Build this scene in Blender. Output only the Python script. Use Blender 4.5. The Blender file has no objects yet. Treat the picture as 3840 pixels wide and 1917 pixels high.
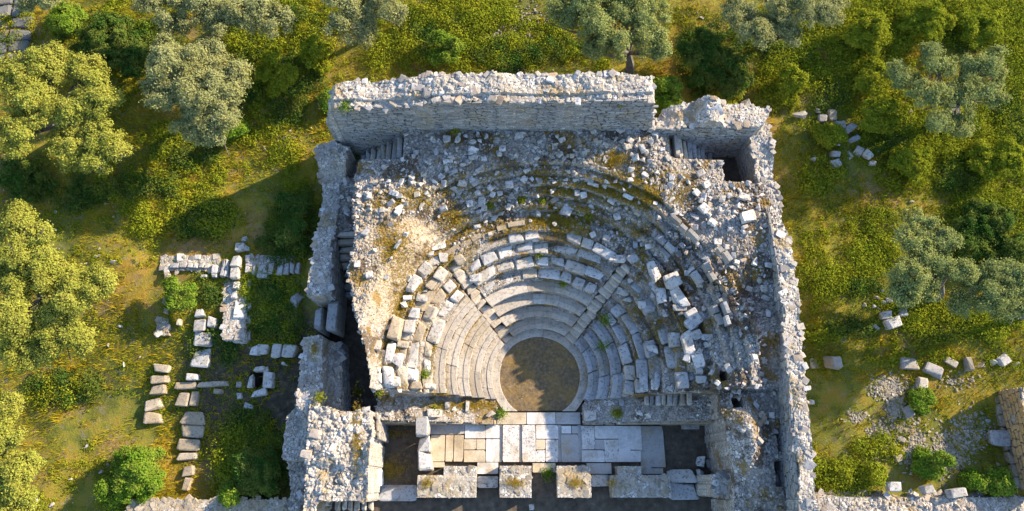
import bpy, math, random
import numpy as np
from mathutils import Vector, Matrix
R = math.radians
SC = bpy.context.scene
COL = SC.collection
rng = np.random.default_rng(11)
random.seed(5)

# ---------------------------------------------------------------- camera, sky, sun, exposure
CAM_H, TILT, FPX = 33.0, R(18.8), 2534.0            # metres, radians, focal length in photo pixels (3840 wide)
cam = bpy.data.cameras.new('camera'); cam.sensor_width = 36.0; cam.lens = FPX / 3840 * 36
cam.clip_start, cam.clip_end = 0.5, 3000
camo = bpy.data.objects.new('camera', cam); COL.objects.link(camo)
camo.location = (0, 0, CAM_H); camo.rotation_euler = (TILT, 0, 0); SC.camera = camo

SUN_AZ, SUN_EL = R(27.0), R(25.4)                    # azimuth counted from +x towards +y
to_sun = Vector((math.cos(SUN_AZ) * math.cos(SUN_EL), math.sin(SUN_AZ) * math.cos(SUN_EL), math.sin(SUN_EL)))
w = bpy.data.worlds.new('World'); SC.world = w; w.use_nodes = True
nt = w.node_tree
sky = nt.nodes.new('ShaderNodeTexSky'); sky.sky_type = 'NISHITA'; sky.sun_disc = False
sky.sun_elevation = SUN_EL; sky.sun_rotation = R(90) - SUN_AZ
sky.air_density = 1.0; sky.dust_density = 0.6; sky.ozone_density = 3.0
bg = nt.nodes['Background']; bg.inputs['Strength'].default_value = 0.15
nt.links.new(sky.outputs[0], bg.inputs['Color'])
sl = bpy.data.lights.new('sun', 'SUN'); sl.energy = 4.6; sl.angle = R(0.6); sl.color = (1.0, 0.83, 0.60)
so = bpy.data.objects.new('sun', sl); COL.objects.link(so); so.rotation_euler = to_sun.to_track_quat('Z', 'Y').to_euler()
SC.view_settings.view_transform = 'Standard'; SC.view_settings.look = 'None'
SC.view_settings.exposure = 1.58; SC.view_settings.gamma = 1.0

# ---------------------------------------------------------------- photo measurements -> metres on the site
CT, ST = math.cos(TILT), math.sin(TILT)
def P(px, py, z):
    """where the sight line of photo pixel (3840 wide) reaches height z"""
    a = (px - 1920.0); b = (958.5 - py)
    dx, dy, dz = a, b * CT + FPX * ST, b * ST - FPX * CT
    t = (z - CAM_H) / dz
    return dx * t, dy * t
K = 3840 / 2576.0
def Q(px, py, z): return P(px * K, py * K, z)
def onto(px, py, hf, z0=2.0):
    z = z0
    for _ in range(12):
        x, y = P(px, py, z); z = 0.5 * z + 0.5 * float(hf(np.array([x]), np.array([y]))[0])
    x, y = P(px, py, z)
    return x, y, z
def mpp(px, py, z):
    """photo pixels per metre (horizontal) there"""
    b = (958.5 - py)
    return (FPX * CT - b * ST) / (CAM_H - z)

# ---------------------------------------------------------------- noise
_T = np.random.default_rng(3).random((256, 256))
def vn(x, y, s=1.0, o=0):
    x = np.asarray(x, float) / s + o * 17.3 + 500; y = np.asarray(y, float) / s + o * 9.7 + 500
    xi = np.floor(x).astype(int); yi = np.floor(y).astype(int); fx = x - xi; fy = y - yi
    fx = fx * fx * (3 - 2 * fx); fy = fy * fy * (3 - 2 * fy)
    a, b, c, d = _T[xi % 256, yi % 256], _T[(xi + 1) % 256, yi % 256], _T[xi % 256, (yi + 1) % 256], _T[(xi + 1) % 256, (yi + 1) % 256]
    return (a * (1 - fx) + b * fx) * (1 - fy) + (c * (1 - fx) + d * fx) * fy
def fbm(x, y, s, o=0, n=4): return sum(vn(x, y, s / 2 ** k, o + k) / 2 ** k for k in range(n)) / (2 - 0.5 ** (n - 1)) - 0.5
_W = np.random.default_rng(8).random((128, 128, 2))
def worley(x, y, s, o=0):
    """distance to the nearest and second nearest stone centre, in cells"""
    x = np.asarray(x, float) / s + 300.5 + o * 3.7; y = np.asarray(y, float) / s + 300.5 + o * 5.1
    xi = np.floor(x).astype(int); yi = np.floor(y).astype(int); d1 = np.full(x.shape, 9.0); d2 = d1.copy()
    for i in (-1, 0, 1):
        for j in (-1, 0, 1):
            w_ = _W[(xi + i) % 128, (yi + j) % 128]; d = np.hypot(xi + i + w_[..., 0] - x, yi + j + w_[..., 1] - y)
            d2 = np.where(d < d1, d1, np.minimum(d2, d)); d1 = np.minimum(d1, d)
    return d1, d2
def cobble(x, y, s, o=0):
    a, b = worley(x, y, s, o); return np.clip((b - a) * 2.2, 0, 1)
def sst(a, b, x):
    t = np.clip((np.asarray(x, float) - a) / (b - a), 0, 1); return t * t * (3 - 2 * t)

# ---------------------------------------------------------------- materials
MATS = {}
def node(nt, t, **kw):
    n = nt.nodes.new(t)
    for k, v in kw.items(): setattr(n, k, v)
    return n
def ramp(nt, fac, stops):
    n = nt.nodes.new('ShaderNodeValToRGB'); e = n.color_ramp.elements
    while len(e) < len(stops): e.new(0.5)
    for i, (p, c) in enumerate(stops): e[i].position = p; e[i].color = (*c, 1)
    nt.links.new(fac, n.inputs[0]); return n.outputs[0]
def noise(nt, co, scale, detail=4, rough=0.6, lo=None, hi=None):
    n = nt.nodes.new('ShaderNodeTexNoise'); n.inputs['Scale'].default_value = scale; n.inputs['Detail'].default_value = detail
    n.inputs['Roughness'].default_value = rough; nt.links.new(co, n.inputs['Vector'])
    if lo is None: return n.outputs[0]
    m = nt.nodes.new('ShaderNodeMapRange'); m.inputs[1].default_value = lo; m.inputs[2].default_value = hi; m.clamp = True
    nt.links.new(n.outputs[0], m.inputs[0]); return m.outputs[0]
def mix(nt, fac, a, b, mode='MIX'):
    n = nt.nodes.new('ShaderNodeMix'); n.data_type = 'RGBA'; n.blend_type = mode
    for s, v in ((0, fac), (6, a), (7, b)):
        if isinstance(v, (int, float)): n.inputs[s].default_value = v
        elif isinstance(v, tuple): n.inputs[s].default_value = (*v, 1)
        else: nt.links.new(v, n.inputs[s])
    return n.outputs[2]
def mul(nt, a, b):
    n = nt.nodes.new('ShaderNodeMath'); n.operation = 'MULTIPLY'
    for i, v in enumerate((a, b)):
        if isinstance(v, (int, float)): n.inputs[i].default_value = v
        else: nt.links.new(v, n.inputs[i])
    return n.outputs[0]
def mosaic(nt, pos, scale, cols, joint=(0.07, 0.06, 0.05)):
    v = nt.nodes.new('ShaderNodeTexVoronoi'); v.inputs['Scale'].default_value = scale; nt.links.new(pos, v.inputs['Vector'])
    e = nt.nodes.new('ShaderNodeTexVoronoi'); e.feature = 'DISTANCE_TO_EDGE'; e.inputs['Scale'].default_value = scale; nt.links.new(pos, e.inputs['Vector'])
    sp = nt.nodes.new('ShaderNodeSeparateColor'); nt.links.new(v.outputs['Color'], sp.inputs[0])
    k = len(cols) - 1; c = ramp(nt, sp.outputs[0], [(i / k, x) for i, x in enumerate(cols)])
    m = nt.nodes.new('ShaderNodeMapRange'); m.inputs[1].default_value = 0.01; m.inputs[2].default_value = 0.09; nt.links.new(e.outputs['Distance'], m.inputs[0])
    return mix(nt, m.outputs[0], joint, c), m.outputs[0]
def new_mat(name):
    m = bpy.data.materials.new(name); m.use_nodes = True; MATS[name] = m
    nt = m.node_tree; bs = nt.nodes['Principled BSDF']; bs.inputs['Roughness'].default_value = 0.92
    bs.inputs['Specular IOR Level'].default_value = 0.15
    g = nt.nodes.new('ShaderNodeNewGeometry'); return m, nt, bs, g.outputs['Position'], g.outputs['Random Per Island']
def bump(nt, bs, h, strength=0.5, dist=0.03):
    b = nt.nodes.new('ShaderNodeBump'); b.inputs['Strength'].default_value = strength; b.inputs['Distance'].default_value = dist
    nt.links.new(h, b.inputs['Height']); nt.links.new(b.outputs[0], bs.inputs['Normal'])
def stone_mat(name, cols, lichen=0.5, lich_col=(0.10, 0.10, 0.105), lscale=9.0, stain=(0.34, 0.25, 0.12), stain_amt=0.5, obj_random=False):
    m, nt, bs, pos, isl = new_mat(name)
    src = isl
    if obj_random: src = nt.nodes.new('ShaderNodeObjectInfo').outputs['Random']
    k = len(cols) - 1
    base = ramp(nt, src, [(i / k, c) for i, c in enumerate(cols)])
    st = mul(nt, noise(nt, pos, 0.9, 3, 0.6, 0.50, 0.68), stain_amt)
    base = mix(nt, st, base, stain)
    base = mix(nt, mul(nt, noise(nt, pos, 1.7, 5, 0.75, 0.48, 0.72), 0.45), base, (0.16, 0.15, 0.14))
    base = mix(nt, mul(nt, noise(nt, pos, lscale, 5, 0.72, 0.53, 0.62), lichen), base, lich_col)
    fine = noise(nt, pos, 30, 3, 0.7)
    base = mix(nt, 0.5, base, ramp(nt, fine, [(0.3, (0.45, 0.45, 0.45)), (0.7, (1, 1, 1))]), 'MULTIPLY')
    nt.links.new(base, bs.inputs['Base Color'])
    bump(nt, bs, noise(nt, pos, 14, 6, 0.7), 0.6, 0.04)
    return m
stone_mat('white_stone', [(0.36, 0.33, 0.29), (0.56, 0.53, 0.49), (0.46, 0.42, 0.365), (0.64, 0.62, 0.59)], 0.85, (0.13, 0.125, 0.12), 6.5)
stone_mat('grey_stone', [(0.27, 0.27, 0.27), (0.40, 0.40, 0.40), (0.33, 0.315, 0.30), (0.46, 0.45, 0.44)], 0.75, (0.12, 0.115, 0.11), 7)
stone_mat('tan_stone', [(0.30, 0.235, 0.155), (0.39, 0.32, 0.23), (0.34, 0.275, 0.19), (0.45, 0.385, 0.30)], 0.75)
stone_mat('seat_stone', [(0.33, 0.28, 0.22), (0.50, 0.44, 0.36), (0.40, 0.34, 0.27), (0.56, 0.51, 0.44)], 0.65, lich_col=(0.17, 0.16, 0.15), lscale=7, stain_amt=0.5)
stone_mat('step_stone', [(0.44, 0.37, 0.29), (0.54, 0.47, 0.38)], 0.4, stain_amt=0.4)
stone_mat('rubble_stone', [(0.15, 0.14, 0.135), (0.40, 0.37, 0.34), (0.28, 0.255, 0.225), (0.55, 0.52, 0.49), (0.25, 0.21, 0.18), (0.46, 0.39, 0.31), (0.33, 0.31, 0.30), (0.62, 0.60, 0.57)], 0.5, stain=(0.36, 0.25, 0.13), stain_amt=0.7)
stone_mat('road_stone', [(0.10, 0.10, 0.10), (0.17, 0.165, 0.16)], 0.4)
stone_mat('white_rubble', [(0.30, 0.28, 0.255), (0.54, 0.51, 0.47), (0.42, 0.39, 0.355), (0.62, 0.60, 0.57), (0.36, 0.32, 0.27)], 0.75, (0.12, 0.12, 0.12), 8)
stone_mat('masonry_stone', [(0.20, 0.19, 0.18), (0.36, 0.34, 0.31), (0.27, 0.25, 0.225), (0.42, 0.41, 0.39), (0.24, 0.22, 0.20), (0.34, 0.33, 0.32)], 0.4, lscale=6)
stone_mat('orange_stone', [(0.46, 0.28, 0.11), (0.54, 0.35, 0.15), (0.50, 0.33, 0.17), (0.42, 0.27, 0.13)], 0.35, stain_amt=0.2)
stone_mat('gravel_stone', [(0.20, 0.165, 0.12), (0.40, 0.35, 0.27), (0.29, 0.25, 0.19), (0.46, 0.41, 0.34)], 0.45)
for nm, cs, li in (('slab_white', [(0.60, 0.57, 0.53), (0.68, 0.66, 0.63)], 0.25), ('slab_speckled', [(0.56, 0.53, 0.49), (0.64, 0.61, 0.57)], 0.95),
                   ('slab_tan', [(0.52, 0.42, 0.29), (0.58, 0.49, 0.36)], 0.3), ('slab_grey', [(0.38, 0.36, 0.335), (0.46, 0.44, 0.41)], 0.35)):
    stone_mat(nm, cs, li, lich_col=(0.2, 0.19, 0.18), lscale=11, stain=(0.40, 0.30, 0.17), stain_amt=0.85)

def ground_colour(nt, pos, bright=1.0):
    """the palette shared by the ground and its grass: green, olive, ochre and rusty dry patches"""
    n1 = noise(nt, pos, 0.16, 4, 0.6); n2 = noise(nt, pos, 0.9, 4, 0.65)
    c = ramp(nt, n1, [(0.36, (0.06, 0.125, 0.009)), (0.46, (0.18, 0.21, 0.013)), (0.55, (0.34, 0.28, 0.016)), (0.66, (0.43, 0.21, 0.018))])
    c2 = ramp(nt, n2, [(0.38, (0.034, 0.075, 0.007)), (0.465, (0.16, 0.195, 0.012)), (0.55, (0.35, 0.30, 0.018)), (0.66, (0.48, 0.27, 0.024))])
    return mix(nt, 0.5, c, c2)
m, nt, bs, pos, isl = new_mat('ground_soil')
c = ground_colour(nt, pos)
c = mix(nt, 0.5, c, (0.085, 0.062, 0.03))
c = mix(nt, mul(nt, noise(nt, pos, 0.33, 5, 0.7, 0.54, 0.62), 0.8), c, (0.21, 0.135, 0.06))
c = mix(nt, mul(nt, noise(nt, pos, 2.2, 6, 0.7, 0.56, 0.66), 0.7), c, (0.18, 0.15, 0.11))
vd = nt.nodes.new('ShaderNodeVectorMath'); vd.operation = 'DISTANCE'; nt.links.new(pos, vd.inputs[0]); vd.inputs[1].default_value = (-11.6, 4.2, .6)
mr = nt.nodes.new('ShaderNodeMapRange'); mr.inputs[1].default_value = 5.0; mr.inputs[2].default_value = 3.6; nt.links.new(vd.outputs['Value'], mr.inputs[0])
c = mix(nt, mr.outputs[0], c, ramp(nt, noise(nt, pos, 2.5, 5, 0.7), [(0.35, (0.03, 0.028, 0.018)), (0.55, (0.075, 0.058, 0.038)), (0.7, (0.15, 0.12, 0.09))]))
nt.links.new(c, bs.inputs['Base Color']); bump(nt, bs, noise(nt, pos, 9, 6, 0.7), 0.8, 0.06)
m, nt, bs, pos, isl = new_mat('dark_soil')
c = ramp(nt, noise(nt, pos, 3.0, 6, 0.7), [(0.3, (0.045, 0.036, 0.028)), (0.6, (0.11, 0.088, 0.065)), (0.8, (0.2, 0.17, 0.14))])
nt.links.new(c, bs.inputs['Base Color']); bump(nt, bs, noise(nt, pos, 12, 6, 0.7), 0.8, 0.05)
m, nt, bs, pos, isl = new_mat('orchestra_soil')
c = ramp(nt, noise(nt, pos, 7.0, 7, 0.75), [(0.32, (0.07, 0.05, 0.03)), (0.55, (0.155, 0.11, 0.06)), (0.72, (0.26, 0.21, 0.15))])
c = mix(nt, mul(nt, noise(nt, pos, 1.1, 4, 0.6, 0.46, 0.62), 0.5), c, (0.24, 0.15, 0.045))
c = mix(nt, mul(nt, noise(nt, pos, 2.6, 4, 0.7, 0.56, 0.68), 0.35), c, (0.12, 0.09, 0.07))
nt.links.new(c, bs.inputs['Base Color']); bump(nt, bs, noise(nt, pos, 25, 5, 0.7), 0.6, 0.03)
RUB = [(0.20, 0.18, 0.16), (0.46, 0.43, 0.39), (0.32, 0.29, 0.255), (0.60, 0.57, 0.53), (0.39, 0.34, 0.29), (0.66, 0.63, 0.59)]
m, nt, bs, pos, isl = new_mat('bank_earth')
c, e = mosaic(nt, pos, 6.5, RUB, (0.06, 0.05, 0.042))
g = ramp(nt, noise(nt, pos, 9.0, 6, 0.75), [(0.32, (0.12, 0.10, 0.082)), (0.5, (0.29, 0.255, 0.215)), (0.7, (0.48, 0.44, 0.385))])
c = mix(nt, noise(nt, pos, 1.1, 4, 0.7, 0.44, 0.56), c, g)
vd = nt.nodes.new('ShaderNodeVectorMath'); vd.operation = 'DISTANCE'; nt.links.new(pos, vd.inputs[0]); vd.inputs[1].default_value = (-5.0, 9.2, 4.2)
mr = nt.nodes.new('ShaderNodeMapRange'); mr.inputs[1].default_value = 3.6; mr.inputs[2].default_value = 2.0; nt.links.new(vd.outputs['Value'], mr.inputs[0])
c = mix(nt, mul(nt, mr.outputs[0], 0.7), c, ramp(nt, noise(nt, pos, 10.0, 6, 0.8), [(0.3, (0.22, 0.16, 0.10)), (0.5, (0.42, 0.33, 0.22)), (0.7, (0.58, 0.50, 0.38))]))
c = mix(nt, mul(nt, noise(nt, pos, 0.62, 5, 0.65, 0.52, 0.575), 0.85), c, (0.085, 0.058, 0.034))
c = mix(nt, mul(nt, noise(nt, pos, 0.85, 4, 0.65, 0.545, 0.61), 0.8), c, (0.22, 0.135, 0.026))
nt.links.new(c, bs.inputs['Base Color']); bump(nt, bs, noise(nt, pos, 16, 6, 0.75), 1.0, 0.08)
m, nt, bs, pos, isl = new_mat('mortar_core')
c, e = mosaic(nt, pos, 6.0, [(0.28, 0.25, 0.21), (0.58, 0.55, 0.50), (0.42, 0.38, 0.32), (0.66, 0.64, 0.60), (0.36, 0.33, 0.30)], (0.12, 0.10, 0.08))
g = ramp(nt, noise(nt, pos, 8.0, 7, 0.75), [(0.30, (0.16, 0.14, 0.115)), (0.5, (0.36, 0.32, 0.27)), (0.7, (0.52, 0.48, 0.41))])
c = mix(nt, noise(nt, pos, 1.3, 4, 0.7, 0.44, 0.58), c, g)
c = mix(nt, mul(nt, noise(nt, pos, 0.7, 4, 0.6, 0.55, 0.64), 0.6), c, (0.26, 0.17, 0.05))
nt.links.new(c, bs.inputs['Base Color']); bump(nt, bs, noise(nt, pos, 16, 6, 0.75), 1.0, 0.07)
def leaf_mat(name, cols, trans=0.3, pal=False):
    m = bpy.data.materials.new(name); m.use_nodes = True; MATS[name] = m
    nt = m.node_tree; nt.nodes.clear()
    out = nt.nodes.new('ShaderNodeOutputMaterial'); g = nt.nodes.new('ShaderNodeNewGeometry')
    k = len(cols) - 1
    c = ramp(nt, g.outputs['Random Per Island'], [(i / k, x) for i, x in enumerate(cols)])
    if pal: c = mix(nt, 0.22 if 'scrub' in name else 0.4, c, ground_colour(nt, g.outputs['Position']))
    else:                                              # sprays of older and younger leaf
        c = mix(nt, mul(nt, noise(nt, g.outputs['Position'], 1.4, 3, 0.6, 0.40, 0.66), 0.55), c, mix(nt, 0.6, c, (0.34, 0.29, 0.06)))
        c = mix(nt, mul(nt, noise(nt, g.outputs['Position'], 2.3, 3, 0.6, 0.52, 0.64), 0.5), c, mix(nt, 0.55, c, (0.03, 0.055, 0.015)))
    d = nt.nodes.new('ShaderNodeBsdfDiffuse'); t = nt.nodes.new('ShaderNodeBsdfTranslucent'); mx = nt.nodes.new('ShaderNodeMixShader')
    mx.inputs[0].default_value = trans
    nt.links.new(c, d.inputs[0]); nt.links.new(c, t.inputs[0]); nt.links.new(d.outputs[0], mx.inputs[1]); nt.links.new(t.outputs[0], mx.inputs[2])
    nt.links.new(mx.outputs[0], out.inputs[0]); return m
leaf_mat('olive_leaf', [(0.2, 0.215, 0.085), (0.28, 0.29, 0.12), (0.24, 0.255, 0.11), (0.35, 0.35, 0.16)])
leaf_mat('yellow_leaf', [(0.2, 0.225, 0.035), (0.31, 0.32, 0.05), (0.25, 0.27, 0.045), (0.39, 0.38, 0.08)])
leaf_mat('pale_leaf', [(0.17, 0.215, 0.065), (0.25, 0.29, 0.095), (0.21, 0.25, 0.08), (0.32, 0.35, 0.14)])
leaf_mat('bright_leaf', [(0.085, 0.17, 0.014), (0.15, 0.25, 0.022), (0.11, 0.2, 0.018), (0.2, 0.29, 0.035)])
leaf_mat('dark_leaf', [(0.028, 0.07, 0.012), (0.055, 0.12, 0.02), (0.04, 0.09, 0.016), (0.085, 0.16, 0.03)])
leaf_mat('scrub_leaf', [(0.11, 0.16, 0.014), (0.24, 0.28, 0.022), (0.16, 0.21, 0.016), (0.36, 0.35, 0.035)], 0.3, True)
leaf_mat('grass_blade', [(0.13,0.15,0.010),(0.26,0.235,0.014),(0.37,0.27,0.018),(0.45,0.29,0.03)], 0.3, True)
leaf_mat('dry_blade', [(0.257, 0.162, 0.016), (0.405, 0.257, 0.027), (0.297, 0.216, 0.027), (0.486, 0.338, 0.068)], 0.3)
leaf_mat('weed_leaf', [(0.12, 0.16, 0.012), (0.22, 0.25, 0.02), (0.30, 0.30, 0.03)], 0.3)
m, nt, bs, pos, isl = new_mat('bark')
nt.links.new(ramp(nt, noise(nt, pos, 8, 5, 0.7), [(0.3, (0.05, 0.045, 0.038)), (0.7, (0.17, 0.155, 0.135))]), bs.inputs['Base Color'])
M = MATS

# ---------------------------------------------------------------- mesh building
class MB:
    def __init__(s): s.V = []; s.T = []; s.n = 0
    def add(s, V, T):
        V = np.asarray(V, float).reshape(-1, 3); T = np.asarray(T, int).reshape(-1, 3)
        s.V.append(V); s.T.append(T + s.n); s.n += len(V)
    def many(s, tv, tt, mats, locs):
        """copies of a template (tv, tt) under matrices mats (k,3,3) at locs (k,3)"""
        k = len(locs)
        if k == 0: return
        V = np.einsum('kij,nj->kni', mats, tv) + np.asarray(locs)[:, None, :]
        T = tt[None] + (np.arange(k) * len(tv))[:, None, None]
        s.add(V.reshape(-1, 3), T.reshape(-1, 3))
    def quadgrid(s, V):
        """V (a,b,3) surface"""
        a, b = V.shape[:2]; i = np.arange(a * b).reshape(a, b)
        q = np.stack([i[:-1, :-1], i[1:, :-1], i[1:, 1:], i[:-1, 1:]], -1).reshape(-1, 4)
        s.add(V.reshape(-1, 3), np.concatenate([q[:, [0, 1, 2]], q[:, [0, 2, 3]]]))
    def box(s, x0, x1, y0, y1, z0, z1):
        V = [(x, y, z) for z in (z0, z1) for x, y in ((x0, y0), (x1, y0), (x1, y1), (x0, y1))]
        s.add(V, BOX_T)
    def mesh(s, name, smooth=False):
        V = np.concatenate(s.V).astype(np.float32); T = np.concatenate(s.T).astype(np.int32)
        me = bpy.data.meshes.new(name)
        me.vertices.add(len(V)); me.vertices.foreach_set('co', V.ravel())
        me.loops.add(len(T) * 3); me.loops.foreach_set('vertex_index', T.ravel())
        me.polygons.add(len(T)); me.polygons.foreach_set('loop_start', np.arange(0, len(T) * 3, 3, dtype=np.int32))
        me.polygons.foreach_set('loop_total', np.full(len(T), 3, np.int32))
        me.polygons.foreach_set('use_smooth', np.full(len(T), bool(smooth)))
        me.update(calc_edges=True); me.validate(); return me
    def build(s, name, mat, parent=None, smooth=False, loc=(0, 0, 0)):
        me = s.mesh(name, smooth); me.materials.append(M[mat]); return put(name, me, parent, loc)
BOX_T = np.array([(0, 2, 1), (0, 3, 2), (4, 5, 6), (4, 6, 7), (0, 1, 5), (0, 5, 4), (1, 2, 6), (1, 6, 5), (2, 3, 7), (2, 7, 6), (3, 0, 4), (3, 4, 7)])
def put(name, me, parent=None, loc=(0, 0, 0)):
    o = bpy.data.objects.new(name, me); COL.objects.link(o); o.location = loc
    if parent: o.parent = parent
    return o
def tag(o, label=None, cat=None, group=None, kind=None):
    for k, v in (('label', label), ('category', cat), ('group', group), ('kind', kind)):
        if v: o[k] = v
    return o
def thing(name, label, cat, loc=(0, 0, 0), group=None):
    o = bpy.data.objects.new(name, None); COL.objects.link(o); o.location = loc; o.empty_display_size = 0.2
    return tag(o, label, cat, group)

def hull(points):
    import bmesh
    bm = bmesh.new()
    for p in points: bm.verts.new(p)
    bmesh.ops.convex_hull(bm, input=bm.verts[:])
    bm.verts.ensure_lookup_table()
    loose = [v for v in bm.verts if not v.link_faces]
    bmesh.ops.delete(bm, geom=loose, context='VERTS')
    bmesh.ops.triangulate(bm, faces=bm.faces[:])
    bmesh.ops.recalc_face_normals(bm, faces=bm.faces[:])
    bm.verts.index_update()
    V = np.array([v.co[:] for v in bm.verts]); T = np.array([[v.index for v in f.verts] for f in bm.faces]); bm.free()
    return V, T
r0 = np.random.default_rng(77)
ROCK = []
for _ in range(16):                                   # angular rubble, about one metre across
    nn_ = int(r0.integers(8, 14)); p = r0.normal(size=(nn_, 3)); p /= np.linalg.norm(p, axis=1)[:, None]; p *= 0.5 * r0.uniform(0.75, 1.15, (nn_, 1))
    ROCK.append(hull(p))
SLAB = []
for _ in range(14):                                   # dressed blocks with worn and broken corners, a unit cube
    pts = []
    for sx in (-1, 1):
        for sy in (-1, 1):
            for sz in (-1, 1):
                c = np.array([sx, sy, sz]) * 0.5 * (1 - r0.uniform(0, 0.07, 3))
                if r0.random() < 0.32: c *= 1 - r0.uniform(0.08, 0.38, 3)
                e = r0.uniform(0.04, 0.12, 3)
                for ax in range(3):
                    q = c.copy(); 
                    for a2 in range(3):
                        if a2 != ax: q[a2] -= math.copysign(e[a2], q[a2])
                    pts.append(q)
    SLAB.append(hull(pts))
PAVE = []
for _ in range(10):                                   # thin paving with slightly chipped edges
    pts = []
    for sx in (-1, 1):
        for sy in (-1, 1):
            cut_ = r0.uniform(.01, .03, 2) if r0.random() < .75 else r0.uniform(.04, .16, 2)
            for a_, b_ in ((cut_[0], 0), (0, cut_[1])):
                for sz, k_ in ((-1, 0), (1, .006), (.9, 0)): pts.append(np.array([sx * (.5 - a_ - k_), sy * (.5 - b_ - k_), sz * .5]))
    PAVE.append(hull(pts))
MED = []
for _ in range(14):                                   # squared but rough fallen blocks
    pts = []
    for sx in (-1, 1):
        for sy in (-1, 1):
            for sz in (-1, 1):
                for _k in range(3): pts.append(np.array([sx, sy, sz]) * 0.5 * r0.uniform(0.45, 1.05, 3))
    MED.append(hull(pts))
def rotmats(k, rg, tilt=0.3, yaw=None):
    a = rg.uniform(0, 2 * np.pi, k) if yaw is None else yaw
    b = rg.normal(0, tilt, k); c = rg.normal(0, tilt, k)
    ca, sa, cb, sb, cc, sc = np.cos(a), np.sin(a), np.cos(b), np.sin(b), np.cos(c), np.sin(c)
    Z = np.zeros(k); O = np.ones(k)
    Rz = np.stack([ca, -sa, Z, sa, ca, Z, Z, Z, O], -1).reshape(k, 3, 3)
    Rx = np.stack([O, Z, Z, Z, cb, -sb, Z, sb, cb], -1).reshape(k, 3, 3)
    Ry = np.stack([cc, Z, sc, Z, O, Z, -sc, Z, cc], -1).reshape(k, 3, 3)
    return Rz @ Rx @ Ry
def scatter(mb, x, y, z, size, rg, flat=0.7, tilt=0.35, pool=None):
    """many stones into one mesh"""
    pool = pool or ROCK; k = len(x)
    if k == 0: return
    which = rg.integers(0, len(pool), k)
    sc = np.stack([size * rg.uniform(0.8, 1.35, k), size * rg.uniform(0.7, 1.0, k), size * flat * rg.uniform(0.6, 1.1, k)], -1)
    Rm = rotmats(k, rg, tilt) * sc[:, None, :]
    L = np.stack([x, y, z], -1)
    for i, (tv, tt) in enumerate(pool):
        s = which == i; mb.many(tv, tt, Rm[s], L[s])
def inpoly(x, y, poly):
    x = np.asarray(x, float); y = np.asarray(y, float); r = np.zeros(x.shape, bool); n = len(poly)
    for i in range(n):
        x1, y1 = poly[i]; x2, y2 = poly[(i + 1) % n]
        if y1 == y2: continue
        c = ((y1 > y) != (y2 > y)) & (x < (x2 - x1) * (y - y1) / (y2 - y1) + x1); r ^= c
    return r
def grid_body(mb, mask, hf, bounds, res, zb):
    """a height field over a footprint, with its sides down to zb"""
    x0, x1, y0, y1 = bounds
    xs = np.arange(x0, x1 + res, res); ys = np.arange(y0, y1 + res, res)
    X, Y = np.meshgrid(xs, ys, indexing='ij')
    inside = mask(X, Y); Zt = hf(X, Y)
    cell = inside[:-1, :-1] & inside[1:, :-1] & inside[1:, 1:] & inside[:-1, 1:]
    jx = (np.random.default_rng(1).random(X.shape) - .5) * res * .5; jy = (np.random.default_rng(2).random(X.shape) - .5) * res * .5
    V = np.stack([X + jx, Y + jy, Zt], -1); n = X.size; idx = np.arange(n).reshape(X.shape)
    q = np.stack([idx[:-1, :-1], idx[1:, :-1], idx[1:, 1:], idx[:-1, 1:]], -1)[cell]
    zb_arr = np.full(X.shape, float(zb)) if np.isscalar(zb) else zb(X, Y)
    B = np.stack([X + jx, Y + jy, zb_arr], -1)
    pc = np.pad(cell, 1)
    sides = []
    c = pc[1:-1, 1:-1]
    for di, dj, a, b in ((-1, 0, (0, 1), (0, 0)), (1, 0, (1, 0), (1, 1)), (0, -1, (0, 0), (1, 0)), (0, 1, (1, 1), (0, 1))):
        nb = pc[1 + di:pc.shape[0] - 1 + di, 1 + dj:pc.shape[1] - 1 + dj]
        I, J = np.nonzero(c & ~nb)
        sides.append(np.stack([idx[I + a[0], J + a[1]], idx[I + b[0], J + b[1]]], -1))
    s = np.concatenate(sides)
    Tt = np.concatenate([q[:, [0, 1, 2]], q[:, [0, 2, 3]], np.stack([s[:, 0], s[:, 1], s[:, 1] + n], -1)[:, ::-1], np.stack([s[:, 0], s[:, 1] + n, s[:, 0] + n], -1)[:, ::-1]])
    used = np.unique(Tt); remap = np.zeros(2 * n, int); remap[used] = np.arange(len(used))
    allV = np.concatenate([V.reshape(-1, 3), B.reshape(-1, 3)])
    mb.add(allV[used], remap[Tt])
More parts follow.
